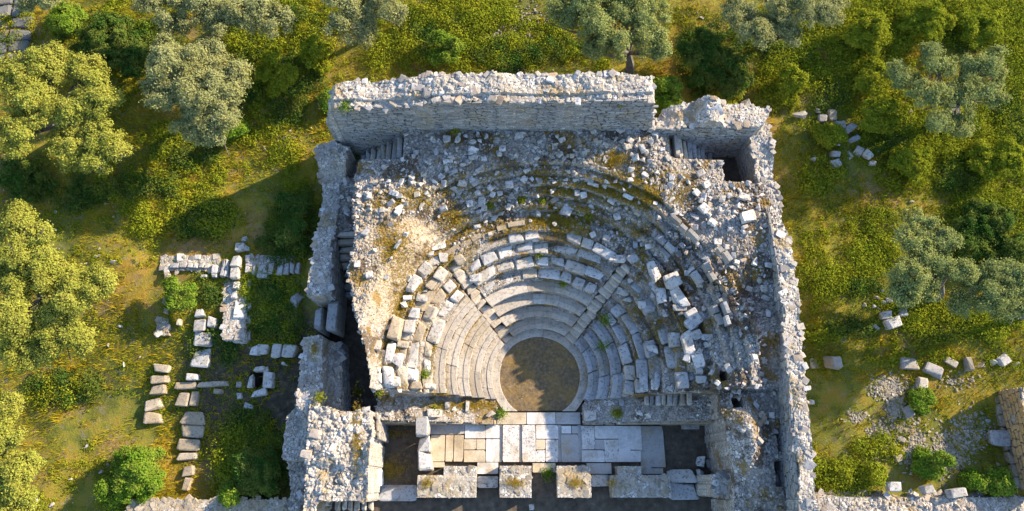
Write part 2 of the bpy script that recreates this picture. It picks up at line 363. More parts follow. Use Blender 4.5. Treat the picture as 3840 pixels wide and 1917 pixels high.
def face_courses(mb, a, b, z0, ztop, rg, ch=(0.10, 0.17), ln=(0.22, 0.6), depth=0.10, proud=0.03, skip=0.02, holes=True):
    """a coursed stone face from plan point a to b (outward is to the right of a->b), stones from z0 up to ztop(s)"""
    a = np.array(a, float); b = np.array(b, float); L = np.linalg.norm(b - a); d = (b - a) / L; nrm = np.array([d[1], -d[0]])
    ss, zz, ll, hh = [], [], [], []
    z = z0
    while z < z0 + 12:
        h = rg.uniform(*ch); s = rg.uniform(-0.3, 0); any_ = False
        while s < L:
            l = rg.uniform(*ln); s1 = min(s + l, L); s0 = max(s, 0)
            if s1 - s0 > 0.05 and z + h * 0.6 < ztop((s0 + s1) / 2) and rg.random() > skip:
                ss.append((s0 + s1) / 2); zz.append(z + h / 2); ll.append(s1 - s0); hh.append(h); any_ = True
            elif z + h * 0.6 < ztop((s0 + s1) / 2): any_ = True
            s += l
        if not any_: break
        z += h
    k = len(ss)
    if not k: return
    ss, zz, ll, hh = map(np.array, (ss, zz, ll, hh))
    pr = rg.uniform(0, proud, k); yaw = np.full(k, math.atan2(d[1], d[0])) + rg.normal(0, 0.015, k)
    Rm = rotmats(k, rg, 0.015, yaw) * np.stack([ll - 0.012, np.full(k, depth), hh - 0.012], -1)[:, None, :]
    off = pr - depth / 2 + 0.02
    Lc = np.stack([a[0] + d[0] * ss + nrm[0] * off, a[1] + d[1] * ss + nrm[1] * off, zz], -1)
    which = rg.integers(0, len(SLAB), k)
    for i, (tv, tt) in enumerate(SLAB):
        s = which == i; mb.many(tv, tt, Rm[s], Lc[s])
def tube(mb, pts, radii, sides=7):
    pts = np.array(pts, float); n = len(pts); ring = []
    for i in range(n):
        t = pts[min(i + 1, n - 1)] - pts[max(i - 1, 0)]; t /= np.linalg.norm(t) + 1e-9
        u = np.cross(t, (0.3, 0.9, 0.2)); u /= np.linalg.norm(u); v = np.cross(t, u)
        a = np.linspace(0, 2 * np.pi, sides + 1)
        ring.append(pts[i] + radii[i] * (np.cos(a)[:, None] * u + np.sin(a)[:, None] * v))
    mb.quadgrid(np.array(ring))
def leaves(mb, p, size, rg, width=0.5, up=0.0, out=None, spread=0.55):
    """leaf-shaped rhombs at points p"""
    k = len(p)
    a = rg.normal(size=(k, 3)); a[:, 2] += up; a /= np.linalg.norm(a, axis=1)[:, None]
    b = np.cross(a, rg.normal(size=(k, 3)))
    if out is not None:                                # blades lie across the direction the spray grows in
        n_ = out / (np.linalg.norm(out, axis=1)[:, None] + 1e-9) + spread * rg.normal(size=(k, 3)); n_[:, 2] += .25; n_ /= np.linalg.norm(n_, axis=1)[:, None]
        a = np.cross(n_, rg.normal(size=(k, 3))); a /= np.linalg.norm(a, axis=1)[:, None] + 1e-9; b = np.cross(n_, a)
    b = b +  0; b /= np.linalg.norm(b, axis=1)[:, None] + 1e-9
    l = (size * rg.uniform(0.7, 1.3, k))[:, None] * 0.5; wv = l * width
    V = np.stack([p - a * l, p + b * wv, p + a * l, p - b * wv], 1).reshape(-1, 3)
    i = np.arange(k)[:, None] * 4
    mb.add(V, np.concatenate([i + np.array([0, 1, 2]), i + np.array([0, 2, 3])]))
def blades(mb, x, y, z, length, rg, per=3, lean=(0.35, 1.25), wid=0.16):
    """grass blades, each a leaning triangle"""
    k = len(x); x = np.repeat(x, per); y = np.repeat(y, per); z = np.repeat(z, per); length = np.repeat(length, per) * rg.uniform(0.6, 1.25, k * per)
    n = k * per; az = rg.uniform(0, 2 * np.pi, n); le = rg.uniform(*lean, n)
    d = np.stack([np.cos(az) * np.sin(le), np.sin(az) * np.sin(le), np.cos(le)], -1); s = np.stack([-np.sin(az), np.cos(az), np.zeros(n)], -1)
    p = np.stack([x + rg.normal(0, 0.03, n), y + rg.normal(0, 0.03, n), z], -1); wv = (length * wid)[:, None]
    V = np.stack([p - s * wv * .5, p + s * wv * .5, p + d * length[:, None]], 1).reshape(-1, 3)
    mb.add(V, np.arange(3 * n).reshape(n, 3))

# ---------------------------------------------------------------- site heights
CX, CY = 1.334, 5.0                                    # centre of the orchestra
FOOT_ = [(-9.6, 15.9), (-8.9, 17.3), (6.6, 17.4), (7.0, 16.6), (12.3, 16.4), (12.6, -2.6), (-10.2, -2.6), (-10.2, 3.4), (-9.2, 4.5), (-9.2, 15.9)]
WELL = P(900 + 120 / 1.837, 1217 + 385 / 1.837, .5)
def ground_h(x, y):
    x = np.asarray(x, float); y = np.asarray(y, float)
    g = 0.15 + 1.75 * sst(1.5, 10.5, y) + 1.4 * sst(12, 26, y) + 0.5 * sst(12, 16, x) * (1 - sst(4, 12, y))
    g = g + 0.5 * fbm(x, y, 7.0, 1) + 0.22 * fbm(x, y, 1.6, 5)
    g = g - 1.3 * ((np.abs(x - WELL[0]) < .24) & (np.abs(y - WELL[1]) < .44))
    inside = (x > -9.0) & (x < 12.3) & (y > -2.6) & (y < 16.2)
    return np.where(inside, -0.45, g)
STAIR_A = (R(130.8), R(49.8))
def edge_w(y): return -6.1 - 0.95 * sst(4.2, 9.5, y) + 0.45 * fbm(y, y * 0 + 3, 1.6, 2)
def bank_mask(x, y):
    n = 0.35 * fbm(x, y, 1.1, 8)
    m = (x > edge_w(y)) & (x < 11.9) & (y < 15.75) & (y > np.where(x > 9.15 + n, -2.2, 2.75))
    m |= (x > -8.4) & (x <= -6) & (y > 11.3) & (y < 15.75)
    m |= (x > 9.15 + n) & (x < 11.9) & (y > -2.2) & (y < 4)
    dx = x - CX; dy = y - CY
    m &= ~((np.hypot(dx, dy) < 2.42)) & ~((np.abs(dx) < 2.0) & (y < CY))
    m &= ~((x > 9.85 + n) & (y > 13.3 + n) & (y < 15.8))
    return m
HOLES = [(1145, 553, .30, .34), (1232, 521, .30, .34), (1311, 506, .30, .32), (1387, 511, .30, .30), (1473, 522, .34, .26), (1822, 945, .30, .42), (1858, 1012, .42, .42), (1006, 500, .24, .5), (1968, 1108, .5, .9), (1966, 1190, .5, 1.0)]
def bank_base(x, y):
    x = np.asarray(x, float); y = np.asarray(y, float); dx = x - CX; dy = y - CY; r = np.hypot(dx, dy); th = np.degrees(np.arctan2(dy, dx))
    thp = np.where(th < -90, th + 360, th)
    rw = r + 0.10 * fbm(x, y, 1.2, 4)
    low = 0.42 + 0.38 * np.floor((r - 2.3) / 0.53) - 0.14
    low = np.minimum(low, 2.94)
    n2 = (rw - 7.45) / 0.42
    fl = np.floor(n2); tiers = 3.62 + 0.31 * (fl + sst(0.0, 0.14, n2 - fl) - 0.9)
    tiers = np.minimum(tiers, 4.85)
    plat = 3.05 + 1.95 * sst(6.9, 8.0, rw)
    wl = sst(128, 140, thp)                                # left: one broad rubble mass
    up = tiers * (1 - wl) + plat * wl
    wr = 1 - sst(-12, 8, thp); wr = np.where(thp > 90, 0, wr)
    platr = 2.6 + 1.6 * sst(6.2, 8.3, rw)
    up = up * (1 - wr) + platr * wr
    z = np.where(r < 6.45, low, np.where(r < 7.4, np.where(wr > 0.5, np.minimum(up, 3.15), np.where(wl > .5, plat, 3.15)), up))
    z = z + (r > 9.2) * ((0.25 * sst(9.2, 10.6, r)) * (1 - wl) * (1 - wr) - 0.8 * sst(7, 9.5, dx) * sst(0, -6, dy - 7))
    for th0 in STAIR_A:
        pd = np.abs(-dx * math.sin(th0) + dy * math.cos(th0)); al = dx * math.cos(th0) + dy * math.sin(th0)
        z = np.where((pd < .30) & (al > 0) & (r < 6.25), z - .34, z)
    # slope of the earth at the two south ends
    ap = 0.22 + 0.30 * np.clip(np.abs(dx) - 2.0, 0, 6)
    z = np.where(y < 3.9, np.where(x > 9.0, np.minimum(z, 3.35 + 0.3 * fbm(x, y, 2, 3)), np.minimum(z, ap)), z)
    z = np.where((x > 9.0) & (y < 4.5), np.maximum(z, 3.2), z)
    z = z + 1.0 * np.exp(-((x - 9.9) ** 2 / .5 + (y - 1.9) ** 2 / 2.2)) * (x > 9.0) * (y < 4.6)
    z = z - .62 * sst(6.0, 8.6, x) * sst(5.5, 8.5, y) * (r > 7.3)
    z = np.where((x < edge_w(y)) & (y > 11.2), np.minimum(z, 3.15 + .25 * fbm(x, y, .8, 3)), z)
    # under the two flights of steps in the north corners
    z = np.where((y > 14.15) & (x < -5.0), np.minimum(z, 2.72 + (x + 7.6) * 0.76), z)
    z = np.where((y > 14.45) & (x > 7.4), np.minimum(z, 4.45 - (x - 7.5) * 0.93), z)
    return z
HOLE_XY = []
def bank_h(x, y):
    x = np.asarray(x, float); y = np.asarray(y, float); z = bank_base(x, y)
    r = np.hypot(x - CX, y - CY)
    rough = np.where(r < 4.4, 0.02, np.where(r < 6.5, 0.06, 1.0))
    z = z + rough * (0.22 * fbm(x, y, 1.3, 6) + 0.10 * fbm(x, y, 0.4, 9) + sst(.42, .6, vn(x, y, 1.4, 31)) * .09 * cobble(x, y, .30, 2) + .05 * cobble(x, y, .15, 4) - .07)
    for hx, hy, hw, hd in HOLE_XY: z = np.where((np.abs(x - hx) < hw / 2) & (np.abs(y - hy) < hd / 2), z - 1.1, z)
    return z
for px, py, hw, hd in HOLES:
    hx, hy, hz = onto(px * K, py * K, bank_base, 3.5); HOLE_XY.append((hx, hy, hw, hd))

# ---------------------------------------------------------------- ground and floors
def seq(lo, hi, flo, fhi, step):
    a = np.arange(flo, fhi + step, step); out = []
    d = step; p = flo
    while p > lo: d *= 1.35; p -= d; out.append(p)
    l = out[::-1]; d = step; p = a[-1]; h = []
    while p < hi: d *= 1.35; p += d; h.append(p)
    return np.concatenate([l, a, h])
gx = seq(-400, 400, -33, 33, 0.15); gy = seq(-400, 500, -4, 31, 0.15)
X, Y = np.meshgrid(gx, gy, indexing='ij')
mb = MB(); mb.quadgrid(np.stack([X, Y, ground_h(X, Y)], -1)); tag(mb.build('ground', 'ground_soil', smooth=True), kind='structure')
gx = np.arange(-9.1, 12.3, 0.12); gy = np.arange(-2.7, 16.3, 0.12); X, Y = np.meshgrid(gx, gy, indexing='ij')
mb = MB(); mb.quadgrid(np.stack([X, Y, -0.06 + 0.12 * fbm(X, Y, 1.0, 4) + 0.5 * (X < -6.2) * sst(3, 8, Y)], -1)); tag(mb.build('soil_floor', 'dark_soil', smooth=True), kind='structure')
mb = MB(); aa = np.linspace(0, 2 * np.pi, 97); rr = np.linspace(0.02, 2.06, 30)
A_, R_ = np.meshgrid(aa, rr, indexing='ij'); xo = CX + R_ * np.cos(A_); yo = np.maximum(CY + R_ * np.sin(A_), 3.38)
mb.quadgrid(np.stack([xo, yo, 0.035 + 0.02 * fbm(xo, yo, 0.5, 3)], -1)[::-1]); tag(mb.build('orchestra_floor', 'orchestra_soil', smooth=True), kind='structure')

# ---------------------------------------------------------------- the seating bank
bank = thing('seating_bank', 'stone theatre seating rising in half rings around the round earth orchestra', 'seating', (CX, CY, 0))
def onbank(o):
    o.parent = bank; o.matrix_parent_inverse = Matrix.Translation((-CX, -CY, 0)); return o
mb = MB(); grid_body(mb, bank_mask, bank_h, (-8.6, 12.0, -2.4, 15.9), 0.05, -0.15); onbank(mb.build('earth_core', 'bank_earth'))

def arc_row(mb, ra, rb, zb, zt, a0, a1, rg, block=1.1, gap=0.010, lip=True, jit=0.012):
    """a curved row; a0 and a1 give the end angle at a radius"""
    rm = (ra + rb) / 2; L = abs(a1(rm) - a0(rm)) * rm; cuts = [0.0]
    while cuts[-1] < 1: cuts.append(min(1, cuts[-1] + block * rg.uniform(0.7, 1.3) / L))
    if len(cuts) > 2 and cuts[-1] - cuts[-2] < 0.3 * block / L: cuts.pop(-2)
    for u0, u1 in zip(cuts[:-1], cuts[1:]):
        g = gap / L; n = max(2, int((u1 - u0) * L / 0.15) + 1); us = np.linspace(u0 + g * .5, u1 - g * .5, n)
        dz = rg.normal(0, jit); dr = rg.normal(0, jit)
        if lip: pr = [(ra + .07, zb), (ra + .06, zt - .13), (ra, zt - .10), (ra, zt - .012), (ra + .012, zt), (ra + .25, zt), (ra + .275, zt - .025), (rb, zt - .03), (rb, zb)]
        else: pr = [(ra, zb), (ra, zt - .015), (ra + .015, zt), (rb - .015, zt), (rb, zt - .015), (rb, zb)]
        pr = [(p + dr, q + (dz if q > zb else 0)) for p, q in pr]
        V = np.array([[(CX + r * math.cos(a0(r) + (a1(r) - a0(r)) * u), CY + r * math.sin(a0(r) + (a1(r) - a0(r)) * u), z) for r, z in pr] for u in us])
        mb.quadgrid(V)
        for k, fl in ((0, 1), (-1, -1)):
            e = V[k]; m_ = len(e); c = e.mean(0)
            t = np.array([(i, (i + 1) % m_, m_) for i in range(m_)])
            mb.add(np.concatenate([e, [c]]), t[:, ::fl])
def cut(yv): return lambda r: math.asin(max(-1, min(1, (yv - CY) / r)))
def cutl(yv): return lambda r: math.pi - math.asin(max(-1, min(1, (yv - CY) / r)))
SW = 0.29
aL0 = lambda r: STAIR_A[0] - math.asin(SW / r); aL1 = lambda r: STAIR_A[0] + math.asin(SW / r)
aR0 = lambda r: STAIR_A[1] + math.asin(SW / r); aR1 = lambda r: STAIR_A[1] - math.asin(SW / r)
rw_ = lambda n: 2.3 + 0.53 * n
zw_ = lambda n: 0.42 + 0.38 * n
rg = np.random.default_rng(21)
mb = MB(); arc_row(mb, 1.95, 2.36, -0.02, 0.10, cut(3.36), cutl(3.36), rg, 1.5, lip=False); onbank(mb.build('kerb_ring', 'seat_stone'))
for n in range(4):
    mb = MB(); arc_row(mb, rw_(n), rw_(n + 1) + .12, zw_(n) - .46, zw_(n), aR0, aL0, rg, 1.6, jit=0.006); onbank(mb.build('seat_row', 'seat_stone'))
for n in range(5):
    mb = MB(); arc_row(mb, rw_(n), rw_(n + 1) + .12, zw_(n) - .46, zw_(n), aL1, cutl(3.9 + .02 * n), rg, 1.3); onbank(mb.build('seat_row', 'seat_stone'))
for n in range(3):
    mb = MB(); arc_row(mb, rw_(n), rw_(n + 1) - .02, zw_(n) - .46, zw_(n), cut(3.85), lambda r: aR1(r) - 0.05 * (n > 0), rg, 1.2, gap=0.04, jit=0.03); onbank(mb.build('seat_row', 'grey_stone'))
for sgn, th in ((-1, STAIR_A[0]), (1, STAIR_A[1])):
    st = bpy.data.objects.new('stairway', None); COL.objects.link(st); onbank(st)
    c_, s_ = math.cos(th), math.sin(th)
    for k in range(15):
        r1 = 2.34 + 0.265 * k; z1 = 0.23 + 0.19 * k; wv = .30 + rg.uniform(-.02, .02)
        tv, tt = SLAB[int(rg.integers(0, 14))]; rc = r1 + .15 + rg.normal(0, .012); tv2 = tv.copy(); tv2[:, 2] *= 1
        mb = MB(); off = rg.normal(0, .02)
        mb.many(tv, tt, rotmats(1, rg, .03, np.array([th + rg.normal(0, .02)])) * np.array([[.36, 2 * wv, .42]])[:, None, :], np.array([[CX + rc * c_ - off * s_, CY + rc * s_ + off * c_, z1 - .20 + rg.normal(0, .012)]]))
        mb.build('step', 'step_stone', st)
# ring of low stones along the walkway, and the stumps of the upper rows
mb = MB(); arc_row(mb, 6.62, 6.86, 2.9, 3.26, lambda r: R(96), lambda r: R(141), rg, 0.7, gap=.05, jit=0.04, lip=False); onbank(mb.build('walkway_edge', 'tan_stone'))
for n in range(5):
    ra = 7.5 + .42 * n; zt = 3.66 + .34 * n
    for a, b in [(R(8), R(20)), (R(22), R(34)), (R(36), R(50)), (R(53), R(64)), (R(66), R(82)), (R(86), R(99)), (R(103), R(122))]:
        a += rg.uniform(0, .10); b -= rg.uniform(0, .12)
        if rg.random() < (.78 if n < 4 else .3) and b - a > .08:
            rj = rg.normal(0, .05); mb = MB(); arc_row(mb, ra + rj, ra + rj + rg.uniform(.16, .26), zt - .5, zt - .05 - .035 * n + rg.normal(0, .04), lambda r: a, lambda r: b, rg, 0.55, gap=0.07, jit=0.05, lip=False)
            onbank(mb.build('upper_row', 'grey_stone' if rg.random() < .5 else 'masonry_stone'))

# small rubble bedded in the bank
rg = np.random.default_rng(31)
def bank_points(k, cond, rg=rg):
    x = rg.uniform(-8.4, 11.5, k); y = rg.uniform(-2.2, 15.7, k); s = bank_mask(x, y) & ~((y > 14.3) & (x > 7.3)) & ~((y > 14.15) & (x < -4.9)); x, y = x[s], y[s]; s = cond(x, y); return x[s], y[s]
mb = MB()
rfun = lambda x, y: np.hypot(x - CX, y - CY)
x, y = bank_points(52000, lambda x, y: (rfun(x, y) > 6.4) | (y < 3.85)); s = vn(x, y, 1.1, 12) * .8 + vn(x, y, 0.35, 3) * .4 > rg.uniform(.36, 1.0, len(x)); x, y = x[s], y[s]
s = ~((np.hypot(x + 4.4, y - 9.6) < 1.9) & (rg.random(len(x)) < .75)); x, y = x[s], y[s]
sz = 0.045 + 0.12 * rg.random(len(x)) ** 2.4
scatter(mb, x, y, bank_h(x, y) - sz * .02, sz, rg)
x, y = bank_points(9000, lambda x, y: (rfun(x, y) > 7.2) & (x > -6.6)); s = vn(x, y, 1.6, 14) * .7 + vn(x, y, .5, 3) * .4 > rg.uniform(.45, 1.1, len(x)); s &= (y > 9) | (x > 7) | (rg.random(len(x)) < .35); x, y = x[s], y[s]
sz = 0.13 + 0.20 * rg.random(len(x)) ** 2
scatter(mb, x, y, bank_h(x, y) - sz * .02, sz * 1.12, rg, .6, .3, ROCK + MED[:4])
x, y = bank_points(14000, lambda x, y: (rfun(x, y) > 4.4) & (rfun(x, y) < 6.5)); s = (rg.random(len(x)) < .35) & ~((np.abs(((np.arctan2(y - CY, x - CX)) - STAIR_A[0])) < .12) | (np.abs(((np.arctan2(y - CY, x - CX)) - STAIR_A[1])) < .12)); x, y = x[s], y[s]
sz = 0.05 + 0.1 * rg.random(len(x)) ** 2; scatter(mb, x, y, bank_h(x, y) + sz * .1, sz, rg)
# stones of the broken west edge and the pit edge, seen from the side
yy = rg.uniform(2.8, 14.0, 2600); scatter(mb, edge_w(yy) + rg.uniform(-.05, .08, 2600), yy, rg.uniform(0.2, 1, 2600) * bank_h(edge_w(yy) + .25, yy), rg.uniform(.08, .26, 2600), rg)
tag(onbank(mb.build('rubble', 'rubble_stone')), kind='stuff')
mb = MB(); x, y = bank_points(5200, lambda x, y: (y > 11.6) & (rfun(x, y) > 7.3)); s_ = vn(x, y, 1.3, 51) * .7 + vn(x, y, .4, 5) * .4 > rg.uniform(.35, 1.25, len(x)); x, y = x[s_], y[s_]
sz = .16 + .24 * rg.random(len(x)) ** 1.8; scatter(mb, x, y, bank_h(x, y) + sz * .12, sz, rg, .72, .3, ROCK + MED[:5])
x, y = bank_points(2600, lambda x, y: (x > 6.5) & (y > 3.2) & (y < 12)); s_ = rg.random(len(x)) < .22; x, y = x[s_], y[s_]
sz = .16 + .22 * rg.random(len(x)) ** 2; scatter(mb, x, y, bank_h(x, y) + sz * .12, sz, rg, .72, .3, ROCK + MED[:5])
tag(onbank(mb.build('tumbled_stones', 'white_rubble')), kind='stuff')
# retaining wall of the bank above the two pits
for a, b, zt in (((-6.3, 2.74), (-0.75, 2.74), lambda s: 1.35 - .19 * s + .1), ((3.35, 2.74), (9.2, 2.74), lambda s: .35 + .25 * s)):
    mb = MB(); face_courses(mb, a, b, -0.1, zt, rg, (0.22, 0.34), (0.5, 1.3), 0.22, 0.03); onbank(mb.build('retaining_face', 'tan_stone'))

# ---------------------------------------------------------------- ruined walls
def ruin(name, label, cat, poly, zf, zb, rg, stone=(0.05, 0.24), dens=15, faces=(), rmat='rubble_stone', fmat='masonry_stone', core='mortar_core', res=0.05, ch=(0.10, 0.17), ln=(0.2, 0.55), ragged=0.12, crest=0.5, stone_pow=2.6, relief=1.0, bury=0.05, flat=.7, tilt=.3, pool=None, boxes=None, big=4.5):
    xs = [p[0] for p in poly]; ys = [p[1] for p in poly]; cx, cy = sum(xs) / len(xs), sum(ys) / len(ys)
    o = thing(name, label, cat, (cx, cy, zb if np.isscalar(zb) else 0))
    inv = Matrix.Translation((-cx, -cy, -(zb if np.isscalar(zb) else 0)))
    def hang(c): c.parent = o; c.matrix_parent_inverse = inv; return c
    mask0 = lambda X, Y: inpoly(X + ragged * fbm(X, Y, 0.9, 3) * 2, Y + ragged * fbm(X, Y, 0.8, 7) * 2, poly)
    def inbox(X, Y, m):
        r = np.zeros(np.shape(X), bool)
        for x0, x1, y0, y1 in boxes: r |= (X > x0 + m) & (X < x1 - m) & (Y > y0 + m) & (Y < y1 - m)
        return r
    mask = mask0 if boxes is None else (lambda X, Y: inbox(X, Y, .13))
    hf = lambda X, Y: zf(X, Y) + relief * (0.34 * fbm(X, Y, 0.9, 2) + 0.06 * fbm(X, Y, 0.3, 5) + .06 * cobble(X, Y, .42, 3) * sst(.35, .55, vn(X, Y, 1.3, 4)) + .035 * cobble(X, Y, .17, 6) - .06)
    mb = MB()
    if boxes is None: grid_body(mb, mask, hf, (min(xs) - .4, max(xs) + .4, min(ys) - .4, max(ys) + .4), res, zb)
    else:
        for x0, x1, y0, y1 in boxes: grid_body(mb, lambda X, Y: X > -99, lambda X, Y: hf(X, Y) , (x0, x1 - .04, y0, y1 - .04), .04, zb)
    hang(mb.build('core', core))
    area = (max(xs) - min(xs)) * (max(ys) - min(ys)); k = int(area * dens)
    x = rg.uniform(min(xs), max(xs), k); y = rg.uniform(min(ys), max(ys), k); s = mask(x, y); x, y = x[s], y[s]
    sz = stone[0] + (stone[1] - stone[0]) * rg.random(len(x)) ** stone_pow
    mb = MB(); scatter(mb, x, y, hf(x, y) - sz * bury, sz, rg, flat, tilt, pool)
    k = int(area * big); x = rg.uniform(min(xs), max(xs), k); y = rg.uniform(min(ys), max(ys), k); s = mask(x, y); x, y = x[s], y[s]
    sz = rg.uniform(.22, .46, len(x)); scatter(mb, x, y, hf(x, y) - sz * .10, sz, rg, .40 if boxes is None else .25, .14, MED + ROCK)
    # facing stones kept along the crest
    n = len(poly)
    for i in range(n):
        a = np.array(poly[i]); b = np.array(poly[(i + 1) % n]); L = np.linalg.norm(b - a); m_ = int(L / 0.28)
        if m_ < 1: continue
        t = (np.arange(m_) + rg.uniform(.2, .8, m_)) / m_; px = a[0] + (b[0] - a[0]) * t; py = a[1] + (b[1] - a[1]) * t
        cxn = px + (cx - px) / (np.hypot(cx - px, cy - py) + 1e-6) * 0.14; cyn = py + (cy - py) / (np.hypot(cx - px, cy - py) + 1e-6) * 0.14
        keep = mask(cxn, cyn) & (rg.random(m_) < crest); 
        sz = rg.uniform(.16, .34, m_)
        scatter(mb, cxn[keep], cyn[keep], (hf(cxn, cyn) - sz * .10)[keep], sz[keep], rg, 0.45, 0.08, MED)
    tag(hang(mb.build('rubble_top', rmat)), kind='stuff')
    for f in faces:
        mb = MB(); face_courses(mb, f[0], f[1], f[2], f[3], rg, ch, ln); hang(mb.build('facing', fmat))
    return o
rg = np.random.default_rng(41)
# north wall behind the seats
def nz(X, Y):
    z = 7.2 + 0.6 * sst(-7, -1, X) + 0.2 * fbm(X, X * 0, 2.5, 1)
    z = z - 3.2 * sst(6.0, 6.75, X + 0.25 * fbm(Y, X, .6, 2)) - 1.3 * (1 - sst(-8.5, -7.75, X)) - 0.12 * (Y < 16.0)
    return z
ruin('north_wall', 'tall rubble-topped stone wall closing the back of the seating', 'wall', [(-8.5, 15.65), (6.85, 15.65), (6.6, 16.85), (0, 17.0), (-7.3, 16.95), (-8.2, 16.85)], nz, 1.5, rg,
     faces=[((-8.5, 15.66), (6.9, 15.66), 2.8, lambda s: float(nz(np.array([s - 8.5]), np.array([15.7]))[0]) - .05)], ch=(.09, .15))
cz = lambda X, Y: 5.5 + 0.5 * sst(8.3, 9.0, X) * (1 - sst(9.4, 9.9, X)) - .3 * (1 - sst(6.8, 7.8, X)) + 0.3 * fbm(X, Y, 1.5, 2)
ruin('corner_wall', 'lower broken stone wall with a deep stairwell below its inner face', 'wall', [(6.6, 15.62), (11.4, 15.62), (12.2, 16.7), (8.6, 17.0), (7.0, 16.7)], cz, 1.5, rg,
     faces=[((6.3, 15.61), (11.3, 15.61), 2.3, lambda s: 5.4)], ch=(.09, .15))
ez = lambda X, Y: 4.72 - .42 * sst(9.2, 12.3, Y) + .45 * sst(13.4, 15.6, Y) + 0.2 * fbm(Y, Y * 0, 2.0, 3)
ruin('east_wall', 'long narrow wall of pale stones between theatre and eastern grass', 'wall', [(11.25, 15.6), (11.6, 12), (11.72, 8), (11.45, 2), (11.25, -2.4), (11.95, -2.4), (12.2, 3), (12.5, 8), (12.4, 12), (12.1, 16.6), (11.4, 16.6)], ez, 0.2, rg,
     faces=[((11.25, 15.6), (11.61, 11.9), 2.3, lambda s: 4.45), ((11.6, 12), (11.72, 8), 3.4, lambda s: 4.7), ((11.72, 8), (11.45, 2), 3.0, lambda s: 4.7), ((11.45, 2), (11.25, -2.4), 2.4, lambda s: 4.7)], ragged=.2, dens=20)
wz = lambda X, Y: 3.75 - 0.6 * sst(10, 13, Y) + 1.0 * sst(14.0, 14.8, Y) + .2 * fbm(X, Y, 1.5, 4)
ruin('west_wall', 'thick western wall with mortared rubble top beside a narrow stair passage', 'wall', [(-9.3, 15.4), (-9.15, 10), (-9.3, 8.16), (-8.15, 8.16), (-8.3, 10), (-8.3, 13.5), (-7.7, 15.3), (-8.4, 15.6)], wz, 0.2, rg,
     faces=[((-8.15, 8.16), (-8.3, 10), 0.6, lambda s: 3.65), ((-8.3, 10), (-8.3, 13.4), 1.6, lambda s: 3.1), ((-9.3, 8.15), (-8.15, 8.15), 0.2, lambda s: 3.65)], stone=(.06, .2), dens=22)
sz_ = lambda X, Y: 2.75 + .25 * fbm(X, Y, 1.2, 4) - .9 * (X > -8.5)
ruin('passage_wall', 'narrow lit wall with ochre-stained top between passage and western ground', 'wall', [(-9.5, 6.4), (-9.5, 3.3), (-9.0, 2.95), (-7.7, 2.95), (-8.0, 6.4)], sz_, -0.1, rg,
     faces=[((-7.68, 2.9), (-8.0, 6.4), 0.0, lambda s: 1.8)], fmat='grey_stone', stone=(.1, .3))
tz = lambda X, Y: 2.95 + .35 * sst(-8.9, -9.3, -X) * 0 - 0.5 * (X < -8.75) + .25 * sst(0.6, 1.0, Y + .3 * fbm(X, Y, 1, 2)) * (X > -8.75) + 0.25 * sst(-6.3, -5.8, X) - .7 * (Y < 1.0) * (X < -8.75)
ruin('ruined_tower', 'massive lump of exposed rubble masonry at the western end of the stage', 'ruin', [(-9.95, 2.9), (-9.3, 3.55), (-8.4, 3.2), (-6.15, 3.1), (-5.95, 2.0), (-6.05, 0.4), (-6.1, -0.62), (-8.2, -0.62), (-8.4, -1.8), (-9.6, -1.8), (-9.75, -0.3), (-10.0, 1.2)], tz, -0.3, rg,
     faces=[((-6.02, 3.0), (-5.85, 1.9), -.1, lambda s: 2.5)], stone=(.05, .24), dens=26, ragged=.16, stone_pow=2.2, relief=1.6, big=1.6, crest=.35)
# east end of the stage
ez2 = lambda X, Y: 2.7 + .25 * fbm(X, Y, 1.2, 6)
ruin('east_pier', 'squared rubble pier with white stones at the eastern end of the stage', 'pier', [Q(1790, 1192, 2.7), Q(1962, 1192, 2.7), Q(1962, 1250, 2.7), Q(1790, 1250, 2.7)], ez2, -0.1, rg, ragged=.03, stone=(.06, .28), dens=35, big=6)

# the row of low piers along the front of the stage
rg = np.random.default_rng(52)
PIERS = [(1050, 1196, 1195, 1252, 1116, 1199, 1172, 'long low pier at the western end of the stage front'),
         (1257, 1338, 1190, 1252, 1259, 1337, 1170, 'small square pier with an ochre grass patch, second along the stage front'),
         (1403, 1486, 1190, 1252, 1404, 1487, 1170, 'small square pier with orange rubble, third along the stage front'),
         (1541, 1687, 1195, 1252, 1554, 1614, 1172, 'long low pier of mixed paving stones at the eastern end of the stage front')]
for x0, x1, y0, y1, bx0, bx1, by, lab in PIERS:
    zt = 0.95
    p = [Q(x0, y1, zt), Q(x1, y1, zt), Q(x1, y0, zt), Q(bx1, y0, zt), Q(bx1, by, zt), Q(bx0, by, zt), Q(bx0, y0, zt), Q(x0, y0, zt)]
    if x1 - x0 < 100: p = [Q(x0, y1, zt), Q(x1, y1, zt), Q(x1, by, zt), Q(x0, by, zt)]
    xa, xb = min(q[0] for q in p), max(q[0] for q in p); ya = min(q[1] for q in p); ym = Q(x0, y0, zt)[1]; yb = Q(x0, by, zt)[1]
    bx = [(xa, xb, ya, yb)] if x1 - x0 < 100 else [(xa, xb, ya, ym), (Q(bx0, by, zt)[0], Q(bx1, by, zt)[0], ym - .02, yb)]
    o = ruin('stage_pier', lab, 'pier', p, lambda X, Y: 0.88 - .06 * (Y > ym - .06), -0.1, rg, stone=(.10, .30), dens=26, rmat='gravel_stone', stone_pow=1.3, relief=.35, bury=.03, flat=.28, tilt=.08, pool=MED, crest=.6, boxes=bx, big=8)
    o['group'] = 'piers along the stage front'

